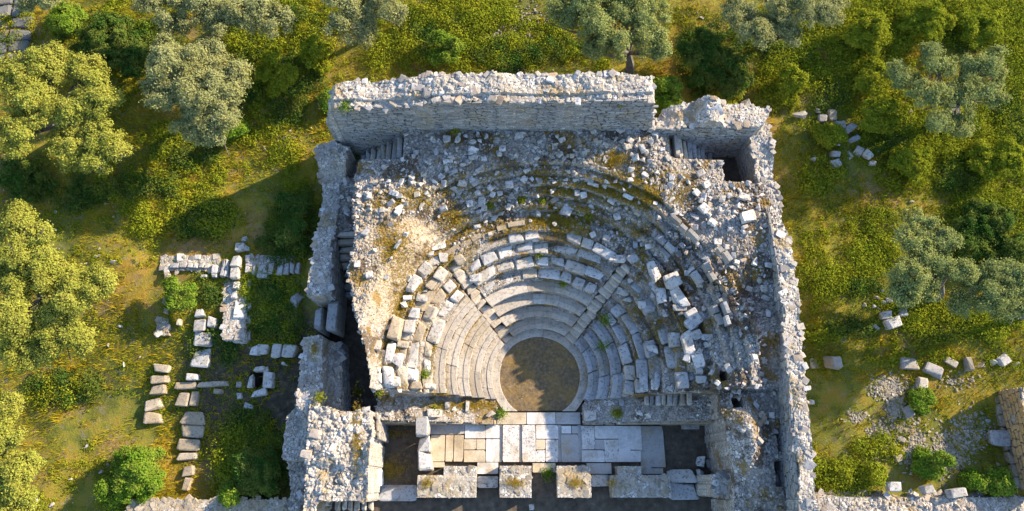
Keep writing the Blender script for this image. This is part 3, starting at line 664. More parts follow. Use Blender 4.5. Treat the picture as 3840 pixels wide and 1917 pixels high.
# ---------------------------------------------------------------- dressed blocks laid singly
BLK = {}
def block_mesh(kind, i, mat):
    key = (kind, i, mat)
    if key not in BLK:
        tv, tt = {'slab': SLAB, 'med': MED, 'rock': ROCK}[kind][i]
        mb = MB(); mb.add(tv, tt); BLK[key] = mb.mesh('stone_' + kind); BLK[key].materials.append(M[mat])
    return BLK[key]
brg = random.Random(9)
def block(name, label, cat, x, y, zb, lx, ly, lz, yaw=0, mat='white_stone', kind='slab', tilt=0.04, group=None, sink=0.03):
    o = put(name, block_mesh(kind, brg.randrange(14), mat)); o.scale = (lx, ly, lz)
    o.rotation_euler = (brg.gauss(0, tilt), brg.gauss(0, tilt), yaw); o.location = (x, y, zb + lz / 2 - sink)
    return tag(o, label, cat, group)
ORD = ['first', 'second', 'third', 'fourth', 'fifth', 'sixth', 'seventh', 'eighth', 'ninth', 'tenth', 'eleventh', 'twelfth', 'thirteenth', 'fourteenth', 'fifteenth', 'sixteenth', 'seventeenth', 'eighteenth', 'nineteenth', 'twentieth']
def nth(i):
    if i < 20: return ORD[i]
    t = {2: 'twenty', 3: 'thirty', 4: 'forty', 5: 'fifty', 6: 'sixty'}[(i + 1) // 10]; u = (i + 1) % 10
    return t + ('-' + ORD[u - 1] if u else '').replace('first', 'first') if u else t[:-1] + 'ieth'

# broken seat rows: every block a thing
ROWS_C = range(4, 8); ROWS_L = range(5, 9); ROWS_R = range(3, 9)
def lay_row(n, a0, a1, where, start, p_keep, jit, mats):
    rm = rw_(n) + .27; a = a0; i = 0; sgn = 1 if a1 > a0 else -1
    while abs(a1 - a) * rm > .4:
        l = brg.uniform(.55, 1.25); l = min(l, abs(a1 - a) * rm)
        th = a + sgn * l / 2 / rm
        if brg.random() < p_keep:
            rr_ = rm + brg.gauss(0, jit); d = .52 * brg.uniform(.78, 1.08); mat = brg.choice(mats)
            lab = f'{ {"white_stone": "white", "grey_stone": "grey", "tan_stone": "tan"}[mat] } seat block, {nth(i)} from {start} in the {ORD[n]} row of the {where} seats'
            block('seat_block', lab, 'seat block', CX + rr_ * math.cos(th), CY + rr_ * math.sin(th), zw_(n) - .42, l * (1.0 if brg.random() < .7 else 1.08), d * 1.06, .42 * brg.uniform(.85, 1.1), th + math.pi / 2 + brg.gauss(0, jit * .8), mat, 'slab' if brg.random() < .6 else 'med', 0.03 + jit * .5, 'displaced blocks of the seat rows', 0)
            i += 1
        a += sgn * (l / rm + brg.uniform(0.0, .02))
WS, GS, TS = 'white_stone', 'grey_stone', 'tan_stone'
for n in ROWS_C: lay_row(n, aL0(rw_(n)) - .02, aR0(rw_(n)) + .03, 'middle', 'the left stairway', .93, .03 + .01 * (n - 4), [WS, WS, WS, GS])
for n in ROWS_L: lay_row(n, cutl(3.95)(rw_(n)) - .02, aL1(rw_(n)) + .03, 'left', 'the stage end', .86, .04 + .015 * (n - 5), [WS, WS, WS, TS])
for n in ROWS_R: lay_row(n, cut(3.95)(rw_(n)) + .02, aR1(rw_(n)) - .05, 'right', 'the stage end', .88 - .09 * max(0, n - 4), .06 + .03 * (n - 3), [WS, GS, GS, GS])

# ---- fallen blocks read off the photo: (view, x, y, w, h, degrees); views are 800 x 400 pixel windows at 3.215
VIEW = {'A': (1300, 480), 'B': (2100, 480), 'C': (1300, 880), 'D': (2100, 880), 'E': (1300, 1280), 'F': (2100, 1280)}
FALLEN = '''A 720 90 110 60 0|A 1345 160 120 110 0|A 1685 110 70 100 0|A 1525 180 100 90 0|A 1520 250 90 60 0|A 1335 250 70 80 0|A 1210 150 100 90 0|A 1440 110 70 80 0|A 1190 320 60 70 0|A 1500 310 60 50 0|A 1420 455 100 60 0|A 1530 370 110 50 20|A 1880 260 80 70 0|A 2045 345 80 100 20|A 1220 415 120 50 5|A 1660 385 60 50 0|A 1600 520 90 60 30|A 1790 620 80 80 20|A 1050 660 90 80 0|A 1160 600 130 60 30|A 1285 545 110 50 20|A 2290 380 80 60 0|A 2280 455 70 70 0|A 1940 85 50 70 0|A 2060 80 70 60 0|A 2480 230 60 100 0|A 2300 820 80 100 10|A 1860 1040 120 110 -30|A 1675 1140 90 80 15|A 1780 1090 80 100 -30|A 2110 1000 80 80 0|A 2000 1040 70 60 0|A 2540 110 60 90 0|A 840 310 70 60 0|A 515 650 80 50 0|A 345 670 60 50 0|A 430 640 80 50 20|A 200 570 40 90 -10|A 470 1020 90 70 20|A 2200 900 60 110 0|A 2520 970 70 60 0|A 1360 90 60 50 0|A 1610 170 70 80 0|A 1080 300 50 90 15|A 1030 130 60 70 0|A 930 570 70 40 10|A 2310 1040 60 80 0|A 2430 1060 60 50 0|A 270 830 70 70 0|A 200 860 80 60 0|A 580 800 120 70 -20|A 640 830 90 60 0|A 430 1000 70 60 0|A 1570 1200 90 50 10|A 1290 1230 80 50 0
B 1320 590 110 110 20|B 1330 690 90 110 0|B 1410 715 60 80 -20|B 1460 600 110 70 -40|B 1540 660 100 60 -60|B 1755 695 100 90 30|B 1640 790 80 80 45|B 905 370 80 100 0|B 990 390 80 80 10|B 1085 410 90 80 0|B 940 165 60 100 5|B 835 160 90 70 -30|B 805 240 70 70 20|B 990 260 60 110 20|B 1945 870 70 100 -20|B 2200 840 120 90 -20|B 2140 940 90 90 -30|B 2250 1080 200 140 20|B 2220 1205 90 50 20|B 2390 960 80 80 0|B 2460 1080 60 70 0|B 1730 980 130 110 -40|B 1785 1060 110 90 -35|B 1830 1150 110 90 -40|B 75 1010 140 130 -20|B 1870 1220 60 70 -30|B 280 1030 110 60 0|B 940 1030 90 80 -30|B 660 660 70 110 -20|B 70 630 90 60 20|B 185 640 70 60 0|B 190 570 60 60 0|B 1920 990 90 80 0|B 2410 1220 60 50 0|B 2265 1270 80 50 0|B 1960 705 60 70 0|B 110 235 80 60 0|B 315 280 100 60 -35|B 290 320 70 60 0|B 140 350 60 60 0|B 550 660 90 60 -20|B 500 540 70 40 -10|B 820 840 130 60 -30|B 940 900 100 70 -25|B 530 840 90 50 -35|B 620 890 90 60 -35|B 400 690 140 40 -20|B 800 970 60 80 0|B 2060 700 90 60 -20|B 1880 850 70 80 -30|B 2030 830 60 70 0|B 1690 540 70 60 0|B 1160 550 60 90 -30|B 380 490 50 60 0|B 540 500 90 40 -20|B 280 820 80 80 10|B 200 800 60 80 0|B 2420 830 90 80 0|B 1990 950 50 40 0
C 1355 300 120 140 35|C 1110 145 190 90 20|C 1010 240 100 70 0|C 1165 290 110 120 0|C 1030 350 190 110 20|C 810 610 90 70 0|C 915 460 90 60 0|C 1140 490 130 170 -30|C 1030 600 100 160 -35|C 940 690 110 70 -10|C 910 780 150 90 -15|C 730 770 110 60 10|C 690 850 120 110 30|C 825 960 120 140 -10|C 1560 540 140 110 0|C 550 1010 130 90 -10|C 510 1140 100 130 -10|C 760 1120 130 160 -5|C 560 1240 110 90 0|C 620 130 40 130 -35|C 340 190 80 60 0|C 540 300 70 60 0|C 130 360 80 90 0
D 1085 140 140 70 15|D 1150 230 90 80 0|D 1270 290 100 100 20|D 875 300 140 110 30|D 690 300 200 90 -5|D 965 355 60 50 -40|D 1375 190 80 70 0|D 1580 425 100 160 -15|D 1670 605 110 130 35|D 1820 470 120 100 -30|D 1340 580 180 190 20|D 1210 745 120 190 5|D 1120 740 60 90 20|D 750 700 150 90 -20|D 825 785 180 90 5|D 980 855 100 90 0|D 1385 790 70 110 20|D 1430 890 170 80 0|D 1450 970 100 60 20|D 1670 1005 140 100 30|D 1570 1085 130 140 35|D 1260 960 70 120 20|D 1620 1220 150 120 20|D 1770 1240 140 80 0|D 2085 265 60 80 0|D 2120 345 80 60 -20|D 2060 410 100 90 -40|D 1895 95 100 70 0|D 2005 160 60 70 0|D 2280 810 100 80 0|D 2300 910 70 100 30|D 2450 660 90 80 0|D 845 560 110 90 0|D 1920 580 50 60 0|D 1355 1215 50 60 0|D 560 55 100 80 -15|D 960 75 70 80 20|D 905 130 60 90 0|D 805 165 60 60 0|D 1640 110 60 70 30|D 2130 430 50 50 0|D 1790 690 70 110 20|D 1730 900 80 90 20|D 2230 240 50 50 0|D 2500 960 60 80 0|D 2400 950 60 40 0|D 1890 1000 60 120 0|D 2470 1210 70 70 0
F 1120 110 180 170 -5|F 1540 190 130 220 -10|F 1660 140 150 110 20|F 1665 330 90 150 10|F 1695 465 130 90 0|F 1825 370 120 90 -10|F 1460 430 90 80 20|F 1570 430 110 200 0|F 1170 470 80 200 -15|F 1000 490 110 240 0|F 1275 350 70 80 0|F 1300 95 50 50 0|F 355 910 140 130 0|F 960 870 110 110 0|F 1070 880 110 110 0|F 1795 760 70 90 30|F 1185 1040 170 110 0|F 735 740 60 90 0|F 640 740 80 80 0|F 1345 560 70 120 -15|F 1770 50 90 100 -25|F 1590 735 40 40 0|F 2360 780 80 110 10|F 2430 650 90 60 30|F 2540 890 70 80 0|F 2450 60 80 60 0
E 640 240 180 280 -8|E 460 200 90 190 -3|E 780 420 140 130 0|E 600 490 120 140 5|E 845 530 160 100 0|E 1005 545 160 80 0|E 965 610 100 90 0|E 680 40 150 90 -5|E 530 30 110 80 -20|E 380 60 90 130 0|E 390 340 80 100 0|E 400 440 60 140 0|E 490 500 60 100 0|E 1060 870 190 100 0|E 1735 900 130 130 0|E 1215 775 60 80 0|E 1300 820 70 60 0|E 1455 790 50 130 0|E 555 640 60 60 0|E 640 600 90 60 10|E 500 880 70 40 0|E 785 890 50 40 0'''
ZN = {'A': 'upper left rubble', 'B': 'upper right rubble', 'C': 'left slope', 'D': 'right slope', 'E': 'left seating end', 'F': 'right seating end'}
ANCH = {'A': ((0.0, 15.6), 'the tall wall'), 'B': ((9.0, 14.2), 'the stairwell'), 'C': (None, 'the left stairway'), 'D': (None, 'the right stairway'), 'E': ((CX, CY), 'the orchestra'), 'F': ((CX, CY), 'the orchestra')}
items = []
for line in FALLEN.replace('\n', '|').split('|'):
    v, a, b, ww, hh, dg = line.split(); a, b, ww, hh, dg = map(float, (a, b, ww, hh, dg))
    px, py = VIEW[v][0] + a / 3.215, VIEW[v][1] + b / 3.215
    x, y, z = onto(px, py, bank_base if not (v in 'EF' and py > 1590) else ground_h, 3.0)
    s = 3.215 * mpp(px, py, z); items.append([v, x, y, z, ww / s, hh / s, R(dg)])
rl = random.Random(4)
# a few more of the larger loose stones among the rubble
xs, ys = bank_points(2500, lambda x, y: (rfun(x, y) > 6.6) & (y > 3.5))
taken = [(i[1], i[2]) for i in items]; extra = 0
for x, y in zip(xs, ys):
    if extra >= 75: break
    if min((x - a) ** 2 + (y - b) ** 2 for a, b in taken) < 0.5 ** 2: continue
    if x < -3.2 and y < 12 and rl.random() < .7: continue
    taken.append((x, y)); extra += 1; q = rl.uniform(.2, .42)
    v = ('A' if x < 2.5 else 'B') if y > 10.2 else (('C' if y > 7 else 'E') if x < CX else ('D' if y > 6.5 else 'F'))
    items.append([v, x, y, float(bank_base(np.array([x]), np.array([y]))[0]), q, q * rl.uniform(.6, 1), rl.uniform(0, 3)])
bins = {}
for it in items:
    v, x, y, z, lx, ly, yw = it
    big = max(lx, ly); sizew = 'large' if big > .5 else ('middling' if big > .33 else 'small')
    kind = 'med' if rl.random() < .5 else ('rock' if big < .5 or rl.random() < .4 else 'slab')
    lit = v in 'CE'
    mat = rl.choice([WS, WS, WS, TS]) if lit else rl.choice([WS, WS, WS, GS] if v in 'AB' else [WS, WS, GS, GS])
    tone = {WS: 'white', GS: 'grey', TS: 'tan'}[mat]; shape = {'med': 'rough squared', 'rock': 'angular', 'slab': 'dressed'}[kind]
    an = ANCH[v][0] or (CX + 5 * math.cos(STAIR_A[0 if v == 'C' else 1]), CY + 5 * math.sin(STAIR_A[0 if v == 'C' else 1]))
    bins.setdefault((v, sizew, shape, tone), []).append((math.hypot(x - an[0], y - an[1]), it, kind, mat))
for (v, sizew, shape, tone), l in bins.items():
    l.sort(key=lambda t: t[0])
    for i, (_d, it, kind, mat) in enumerate(l):
        v, x, y, z, lx, ly, yw = it
        near = f'{nth(i)} nearest {ANCH[v][1]}' if len(l) > 1 else f'near {ANCH[v][1]}'
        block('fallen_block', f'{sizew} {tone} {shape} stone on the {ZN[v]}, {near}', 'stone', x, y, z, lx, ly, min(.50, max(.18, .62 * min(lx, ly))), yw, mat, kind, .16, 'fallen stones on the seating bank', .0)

# ---------------------------------------------------------------- flights of steps
def flight(name, label, pts, mat, n, width_vec, z0, z1):
    """n treads from pts[0] (z0) to pts[1] (z1); width_vec spans a tread"""
    a = np.array(pts[0]); b = np.array(pts[1]); o = thing(name, label, 'steps', (a[0], a[1], z0)); inv = Matrix.Translation((-a[0], -a[1], -z0)); wv = np.array(width_vec)
    for i in range(n):
        p = a + (b - a) * i / n; q = a + (b - a) * (i + 1) / n; z = z0 + (z1 - z0) * (i + .5) / n + rg.normal(0, .01); e = rg.normal(0, .015, 2)
        d = (b - a) / np.linalg.norm(b - a); run = np.linalg.norm(q - p); wl = np.linalg.norm(wv); mid = (p + q) / 2 + wv / 2 + d * e[0]
        tv, tt = SLAB[int(rg.integers(0, 14))]; mb = MB()
        mb.many(tv, tt, rotmats(1, rg, .02, np.array([math.atan2(d[1], d[0]) + rg.normal(0, .02)])) * np.array([[run * 1.0 - .025, wl, .5]])[:, None, :], np.array([[mid[0], mid[1], z - .25 + e[1] * 1.5]]))
        c = mb.build('tread', mat if rg.random() < .55 else ('masonry_stone' if rg.random() < .5 else 'seat_stone'), o); c.matrix_parent_inverse = inv
    return o
flight('stairwell_steps', 'grey stone steps descending into the dark corner stairwell', [(7.55, 14.5), (9.9, 14.5)], 'grey_stone', 9, (0, 1.15), 5.0, 2.85)
flight('corner_steps', 'worn grey steps climbing from the western passage below the tall wall', [(-7.45, 14.3), (-5.1, 14.3)], 'grey_stone', 8, (0.05, 1.2), 3.2, 5.0)
flight('passage_steps', 'broad shaded steps going down the narrow passage beside the western wall', [(-8.3, 11.4), (-8.15, 8.7)], 'seat_stone', 9, (1.4, 0.0), 3.35, 1.1)
flight('right_end_steps', 'narrow upright grey treads climbing beside the right retaining wall', [P(2416, 1520, 1.2), P(2600, 1520, 2.4)], 'grey_stone', 8, (0, 0.75), 1.15, 2.45)
flight('east_foot_steps', 'worn grey steps at the photo bottom, below the eastern pier', [Q(1815, 1290, 0.9), Q(1965, 1290, 0.9)], 'grey_stone', 6, (0, 0.6), 0.7, 1.9)
flight('west_foot_steps', 'pale steps at the photo bottom, below the ruined tower', [Q(935, 1286, 0.5), Q(845, 1286, 0.5)], 'seat_stone', 6, (0, 0.55), 0.25, 1.1)
# stairwell floor
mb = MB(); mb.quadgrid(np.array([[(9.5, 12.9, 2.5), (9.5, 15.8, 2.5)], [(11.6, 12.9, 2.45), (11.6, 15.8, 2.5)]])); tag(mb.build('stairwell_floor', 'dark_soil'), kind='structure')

# ---------------------------------------------------------------- stage paving: (x0, x1, y0, y1, stone) in the window at (1800, 1217), scale 1.837
stage = thing('stage_pavement', 'pale marble stage floor of mixed slabs south of the orchestra', 'pavement', (CX, 1.8, 0))
sinv = Matrix.Translation((-CX, -1.8, 0))
SL = '''-343 -240 762 945 t|-343 -105 692 758 g|-240 -182 762 945 t|-182 -112 762 945 t|-105 38 692 785 w|-112 -24 790 862 t|38 135 692 785 w|-24 38 790 862 t|-112 38 866 948 t|40 135 790 948 w|155 270 692 948 s|290 382 692 948 s|386 538 692 788 w|386 450 792 862 t|386 450 866 948 s|454 538 792 948 s|562 628 698 752 w|562 678 756 948 g|632 678 698 752 g|702 788 698 862 s|792 958 698 788 w|792 858 792 862 g|702 858 866 948 w|862 958 792 948 s|962 1030 698 948 w|1034 1108 698 864 w|1034 1108 868 948 w|137 153 692 948 g|272 288 692 948 g|540 560 692 948 g|680 700 692 948 g|1112 1164 700 1030 g|1168 1260 700 985 g|-50 318 606 688 t|322 520 606 688 w|524 690 606 688 g|-343 -245 948 985 t|-20 125 950 1030 w|362 520 955 1020 t|735 905 955 1030 g|1120 1262 990 1030 g'''
for r_ in SL.split('|'):
    x0, x1, y0, y1, t = r_.split(); x0, x1, y0, y1 = map(float, (x0, x1, y0, y1)); zt = {'g': 0.10, 't': 0.115, 'w': 0.12, 's': 0.122}[t] - (0.05 if x1 - x0 < 22 or x0 > 1110 else 0)
    a = P(1800 + x0 / 1.837, 1217 + y1 / 1.837, zt); b = P(1800 + x1 / 1.837, 1217 + y0 / 1.837, zt); g = .003
    zt += rg.normal(0, .004)
    tv, tt = PAVE[int(rg.integers(0, 10))]; mb = MB(); mb.many(tv, tt, rotmats(1, rg, .004, np.array([rg.normal(0, .004)])) * np.array([[b[0] - a[0] - 2 * g, b[1] - a[1] - 2 * g, zt + .12]])[:, None, :], np.array([[(a[0] + b[0]) / 2, (a[1] + b[1]) / 2, (zt - .12) / 2]])); c = mb.build('paving_slab', {'w': 'slab_white', 's': 'slab_speckled', 't': 'slab_tan', 'g': 'slab_grey'}[t], stage); c.matrix_parent_inverse = sinv
def Zw(v, zx, zy, z):
    ox, oy, s = {'1': (0, 1217, 1.837), '2': (900, 1217, 1.837), '3': (1800, 1217, 1.837), '4': (2840, 1217, 1.837), '5': (0, 600, 1.837), '6': (900, 600, 1.837), '8': (2840, 600, 1.837), 'n': (2840, 0, 1.837)}[v]
    return ox + zx / s, oy + zy / s
GROUND_BLOCKS = []
def zblock(name, label, cat, v, zx, zy, ww, hh, lz, dg=0, mat=WS, kind='slab', zb=None, hf=ground_h, group=None, tilt=.05, sink=.10):
    px, py = Zw(v, zx, zy, 0)
    if zb is None: x, y, z = onto(px, py, lambda a, b: hf(a, b) + lz, 1.0); z -= lz
    else: z = zb; x, y = P(px, py, zb + lz)
    s = 1.837 * mpp(px, py, z + lz)
    if zb is None: GROUND_BLOCKS.append((x, y, ww / s, hh / s))
    return block(name, label, cat, x, y, z, ww / s, hh / s, lz, R(dg), mat, kind, tilt, group, sink)
# slabs standing between stage and western pit
for zx, zy, ww, hh, lz, lab in ((1255, 700, 90, 140, 1.5, 'large grey slab with broken end, northern one of three beside the western pit'), (1262, 820, 90, 120, 1.3, 'weathered grey slab, middle one of three beside the western pit'), (1270, 940, 100, 135, 1.4, 'squared pale slab, southern one of three beside the western pit')):
    zblock('standing_slab', lab, 'slab', '2', zx, zy, ww, hh, lz, 3, GS, 'slab', -.05, group='slabs beside the western pit', tilt=.02, sink=0)
zblock('long_slab', 'long white bench-like slab at the northern stage edge', 'slab', '2', 1580, 638, 215, 55, .55, 1, WS, 'slab', 0.05, sink=0)
zblock('long_slab', 'rough pale slab lying along the north-eastern stage edge', 'slab', '3', 920, 655, 120, 40, .45, -4, GS, 'slab', 0.05, sink=0)
for zx, zy, ww, hh, dg, lab in ((1085, 1160, 275, 110, 0, 'flat grey threshold slab south of the western pit'),):
    zblock('threshold', lab, 'slab', '2', zx, zy, ww, hh, .25, dg, GS, 'slab', -.05, sink=0)
for v, zx, zy, ww, hh, lab, mt in (('2', 1705, 1085, 150, 80, 'pale sill between the first and second stage piers', WS), ('3', 830, 1075, 140, 80, 'pale sill between the third and fourth stage piers', WS), ('3', 1385, 1040, 240, 100, 'broad white slab below the eastern pit', WS), ('3', 1410, 1150, 220, 115, 'broad grey slab at the photo bottom, below the eastern pit', GS)):
    zblock('sill', lab, 'slab', v, zx, zy, ww, hh, .2, 0, mt, 'slab', -.02, sink=0)
o = zblock('fallen_plank_slab', 'thin pale slab lying in the dark eastern pit', 'slab', '3', 1450, 708, 130, 28, .10, 0, WS, 'slab', .05, sink=0)
zblock('pit_block', 'pale upright block in the south-east corner of the eastern pit', 'stone', '3', 1525, 938, 55, 80, .5, -12, WS, 'slab', -.05, sink=0)
zblock('pit_block', 'low grey block against the rubble in the eastern pit', 'stone', '3', 1600, 955, 80, 60, .35, 10, GS, 'med', -.05, sink=0)
zblock('post_slab', 'narrow upright grey slab between broad slab and eastern pier', 'slab', '3', 1538, 1045, 40, 100, .8, 2, GS, 'slab', -.05, sink=0)
zblock('edge_block', 'white corner block at the south-eastern edge of the ruined tower', 'stone', '2', 935, 1050, 40, 130, 1.2, 2, WS, 'slab', -.05, sink=0)
zblock('edge_block', 'long white lintel block at the photo bottom below the ruined tower', 'stone', '2', 540, 1228, 155, 50, .6, 0, WS, 'slab', .6, sink=0)
zblock('bottom_stone', 'small square white stone in dark earth south of the second pier', 'stone', '3', 355, 1258, 36, 40, .2, 5, WS, 'slab', -.05, sink=0)
# two orthostats in the western passage
zblock('orthostat', 'western one of two pale upright slabs closing the passage gap', 'slab', '6', 520, 1070, 75, 215, 2.0, 0, GS, 'slab', 0.85, sink=0, tilt=.01)
zblock('orthostat', 'eastern one of two pale upright slabs closing the passage gap', 'slab', '6', 627, 1070, 80, 215, 2.0, 0, GS, 'slab', 0.85, sink=0, tilt=.01)
zblock('passage_slab', 'tilted pale slab leaning in the dark western passage', 'slab', '2', 658, 430, 55, 90, .5, -5, GS, 'med', 0, sink=0)

# ---------------------------------------------------------------- west: foundations of blocks, every block a thing
def column(name, where, lst, lz, mat, group, cat='block'):
    for i, (v, zx, zy, ww, hh, dg) in enumerate(lst):
        zblock(name, f'{ {WS: "pale", GS: "grey", TS: "tan"}[mat] } block, {nth(i)} {where}', cat, v, zx, zy, ww, hh, lz, dg, mat, 'slab', group=group, tilt=.02)
rgw = np.random.default_rng(66)
def low_wall(label, x0, x1, y0, y1, h):
    p = [Q(x0, y1, 1.2), Q(x1, y1, 1.2), Q(x1, y0, 1.2), Q(x0, y0, 1.2)]
    ruin('foundation_wall', label, 'wall', p, lambda X, Y: ground_h(X, Y) * 0 + float(ground_h(np.array([(p[0][0] + p[2][0]) / 2]), np.array([(p[0][1] + p[2][1]) / 2]))[0]) + h, -.2, rgw, stone=(.06, .26), dens=30, ragged=.05, relief=.5, big=3, flat=.5)
low_wall('low rubble foundation of the northern cross wall, west of the main course', 422, 574, 657, 696, .10)
low_wall('long low rubble foundation under the speckled main course', 573, 628, 560, 862, .04)
low_wall('short low rubble foundation between the main course and the western wall', 634, 764, 656, 694, .10)
low_wall('low rubble foundation south of the bright green garden shrub', 400, 436, 800, 850, .12)
column('foundation_block', 'from the north in the sunlit western column', [('1', 1097, 298, 120, 56, -6), ('1', 1087, 372, 125, 58, 5), ('1', 1072, 445, 112, 66, 4), ('1', 1040, 540, 120, 90, 15), ('1', 1043, 640, 128, 86, 2)], .38, TS, 'sunlit western column')
column('foundation_block', 'from the north in the long block column', [('5', 1360, 1045, 70, 60, 10), ('5', 1365, 1135, 82, 85, 3), ('5', 1447, 1110, 72, 82, -5), ('5', 1390, 1230, 108, 92, 2), ('1', 1385, 92, 115, 108, 0), ('1', 1372, 222, 128, 140, -4), ('1', 1312, 356, 88, 50, 2)], .42, GS, 'long block column')
column('foundation_block', 'from the west in the cross course', [('1', 1268, 418, 150, 48, 2), ('1', 1455, 402, 220, 44, 3), ('1', 1245, 512, 92, 98, -3), ('1', 1326, 508, 52, 102, -3), ('1', 1492, 456, 62, 36, 0)], .36, TS, 'cross course')
column('foundation_block', 'from the north in the southern column', [('1', 1322, 640, 185, 100, -3), ('1', 1312, 735, 165, 88, -2), ('1', 1290, 828, 158, 78, -3), ('1', 1282, 905, 150, 62, 0), ('1', 1282, 1010, 85, 70, 10), ('1', 1275, 1100, 50, 90, -8)], .36, TS, 'southern column')
column('foundation_block', 'from the north in the speckled main course', [('5', 1640, 590, 60, 60, 0), ('5', 1608, 688, 64, 82, 0), ('5', 1605, 770, 58, 82, 0), ('5', 1613, 852, 66, 72, 0), ('5', 1600, 920, 40, 60, 0), ('5', 1642, 1025, 86, 135, 0), ('5', 1640, 1172, 92, 165, 0)], .55, WS, 'speckled main course')
column('foundation_block', 'from the north along the eastern edge of the main course', [('5', 1672, 535, 36, 40, 0), ('5', 1690, 600, 40, 40, 0), ('5', 1696, 675, 34, 60, 0), ('5', 1700, 745, 36, 55, 0), ('5', 1704, 840, 34, 80, 0), ('5', 1706, 1000, 32, 70, 0), ('5', 1704, 1090, 34, 70, 0), ('5', 1702, 1190, 34, 90, 0)], .32, GS, 'main course edge')
column('foundation_block', 'from the west in the northern cross wall', [('5', 1190, 718, 70, 42, 0), ('5', 1250, 716, 50, 42, 0), ('5', 1300, 718, 40, 42, 0), ('5', 1338, 720, 34, 44, 0), ('5', 1378, 718, 34, 40, 0), ('5', 1418, 720, 34, 42, 0), ('5', 1470, 745, 44, 70, 0), ('5', 1525, 735, 26, 130, 2), ('5', 1555, 735, 26, 130, 0), ('5', 1395, 790, 50, 26, 0), ('5', 1465, 790, 40, 26, 0)], .36, GS, 'northern cross wall')
column('foundation_block', 'from the west in the short wall beside the shaded court', [('6', 90, 740, 20, 90, 0), ('6', 145, 755, 78, 105, 2), ('6', 205, 742, 38, 85, 0), ('6', 265, 745, 44, 90, 0), ('6', 310, 740, 40, 85, 0), ('6', 350, 735, 34, 80, 0), ('6', 390, 735, 30, 78, 0)], .4, GS, 'shaded court wall')
column('foundation_block', 'from the west in the row south of the shaded court', [('2', 85, 170, 60, 70, 5), ('2', 145, 165, 80, 70, -5), ('2', 242, 175, 66, 98, -3), ('2', 330, 176, 98, 90, -5), ('2', 292, 262, 30, 20, 0)], .6, WS, 'row south of the shaded court')
column('foundation_block', 'from the north along the bushy garden edge', [('5', 1135, 790, 34, 40, 0), ('5', 1120, 960, 24, 60, 0), ('5', 1125, 1030, 36, 50, 0), ('5', 1105, 1140, 40, 40, 0), ('5', 1220, 1110, 26, 50, 0)], .4, TS, 'garden edge')
column('wellhead_stone', 'clockwise from the west around the square well', [('2', 62, 385, 36, 100, 0), ('2', 120, 300, 80, 32, 5), ('2', 185, 375, 70, 115, 0), ('2', 120, 465, 110, 50, 15)], .5, WS, 'stones around the square well')
zblock('wellhead_stone', 'small pale stone at the north-east corner of the square well', 'stone', '2', 165, 305, 40, 36, .5, 10, WS, 'med', zb=float(ground_h(np.array([WELL[0] + .6]), np.array([WELL[1]]))[0]) - .05)
column('loose_block', 'from the north beside the well', [('1', 1637, 410, 36, 40, 0), ('1', 1640, 488, 34, 44, 10), ('1', 1700, 560, 50, 36, 0), ('2', 55, 560, 70, 40, -10)], .3, GS, 'blocks beside the well')
px, py = Zw('2', 120, 385, 0); hx, hy = P(px, py, 0.6)
mb = MB()
for a, b in (((hx - .22, hy - .42), (hx + .22, hy - .42)),): pass
zblock('court_boulder', 'large smooth grey boulder lying in the shaded court', 'boulder', '6', 370, 950, 95, 135, .45, 5, GS, 'rock')
zblock('court_slab', 'thin pale kerb stone on the dark court floor', 'stone', '6', 230, 1072, 65, 18, .15, 0, GS, 'slab')
# low walls along the photo bottom
g0 = float(ground_h(np.array([-14.]), np.array([-1.]))[0])
ruin('south_west_wall', 'low mortared wall along the bottom edge, left of the ruined tower', 'wall', [Q(300, 1300, .9), Q(330, 1256, .9), Q(728, 1256, .9), Q(728, 1300, .9)], lambda X, Y: .85 + 0 * X, -.4, rg, stone=(.15, .45), dens=40, ragged=.03, rmat='tan_stone', relief=.4, flat=.25, tilt=.06, pool=MED)
ruin('south_east_wall', 'low rubble wall along the bottom edge, right of the east wall', 'wall', [Q(2042, 1300, 1.2), Q(2042, 1238, 1.2), Q(2160, 1240, 1.2), Q(2620, 1238, 1.2), Q(2620, 1300, 1.2)], lambda X, Y: 1.1 - .35 * (Y > -.45) + 0 * X, -.4, rg, stone=(.06, .26), dens=36, ragged=.05, big=5)
for i, (zx, zy, ww, hh, dg, mt, kd, lab) in enumerate([(955, 1120, 95, 70, 0, GS, 'med', 'rough grey block on the south-eastern wall, westernmost'), (1185, 1135, 80, 60, 10, GS, 'slab', 'small tilted grey block on the south-eastern wall'), (1390, 1160, 130, 60, 8, GS, 'slab', 'flat grey slab on the south-eastern wall, easternmost')]):
    zblock('wall_block', lab, 'stone', '4', zx, zy, ww, hh, .4, dg, mt, kd, 1.05, sink=0)
# the orange wall at the right border
rg = np.random.default_rng(61)
o0, o1 = Q(2500, 985, .7), Q(2562, 1232, .7)
ruin('orange_wall', 'low wall of orange squared stones at the right border', 'wall', [o0, o1, (o1[0] + .9, o1[1]), (o0[0] + .9, o0[1])], lambda X, Y: 2.35 + 0 * X, .2, rg, rmat='orange_stone', fmat='orange_stone', ragged=.02, big=2,
     faces=[((o0[0] - .03, o0[1]), (o1[0] - .03, o1[1]), 1.0, lambda s: 2.3)], ch=(.19, .26), ln=(.25, .55))
for k_ in range(8):
    u_ = (k_ + .5) / 8; yw_ = math.atan2(o1[1] - o0[1], o1[0] - o0[0])
    block('plinth_stone', f'pale plinth stone, {nth(k_)} from the north along the orange wall foot', 'stone', o0[0] + (o1[0] - o0[0]) * u_ - .08, o0[1] + (o1[1] - o0[1]) * u_, .45, math.hypot(o1[0] - o0[0], o1[1] - o0[1]) / 8, .34, .55, yw_, TS, 'slab', .01, 'plinth of the orange wall', 0)
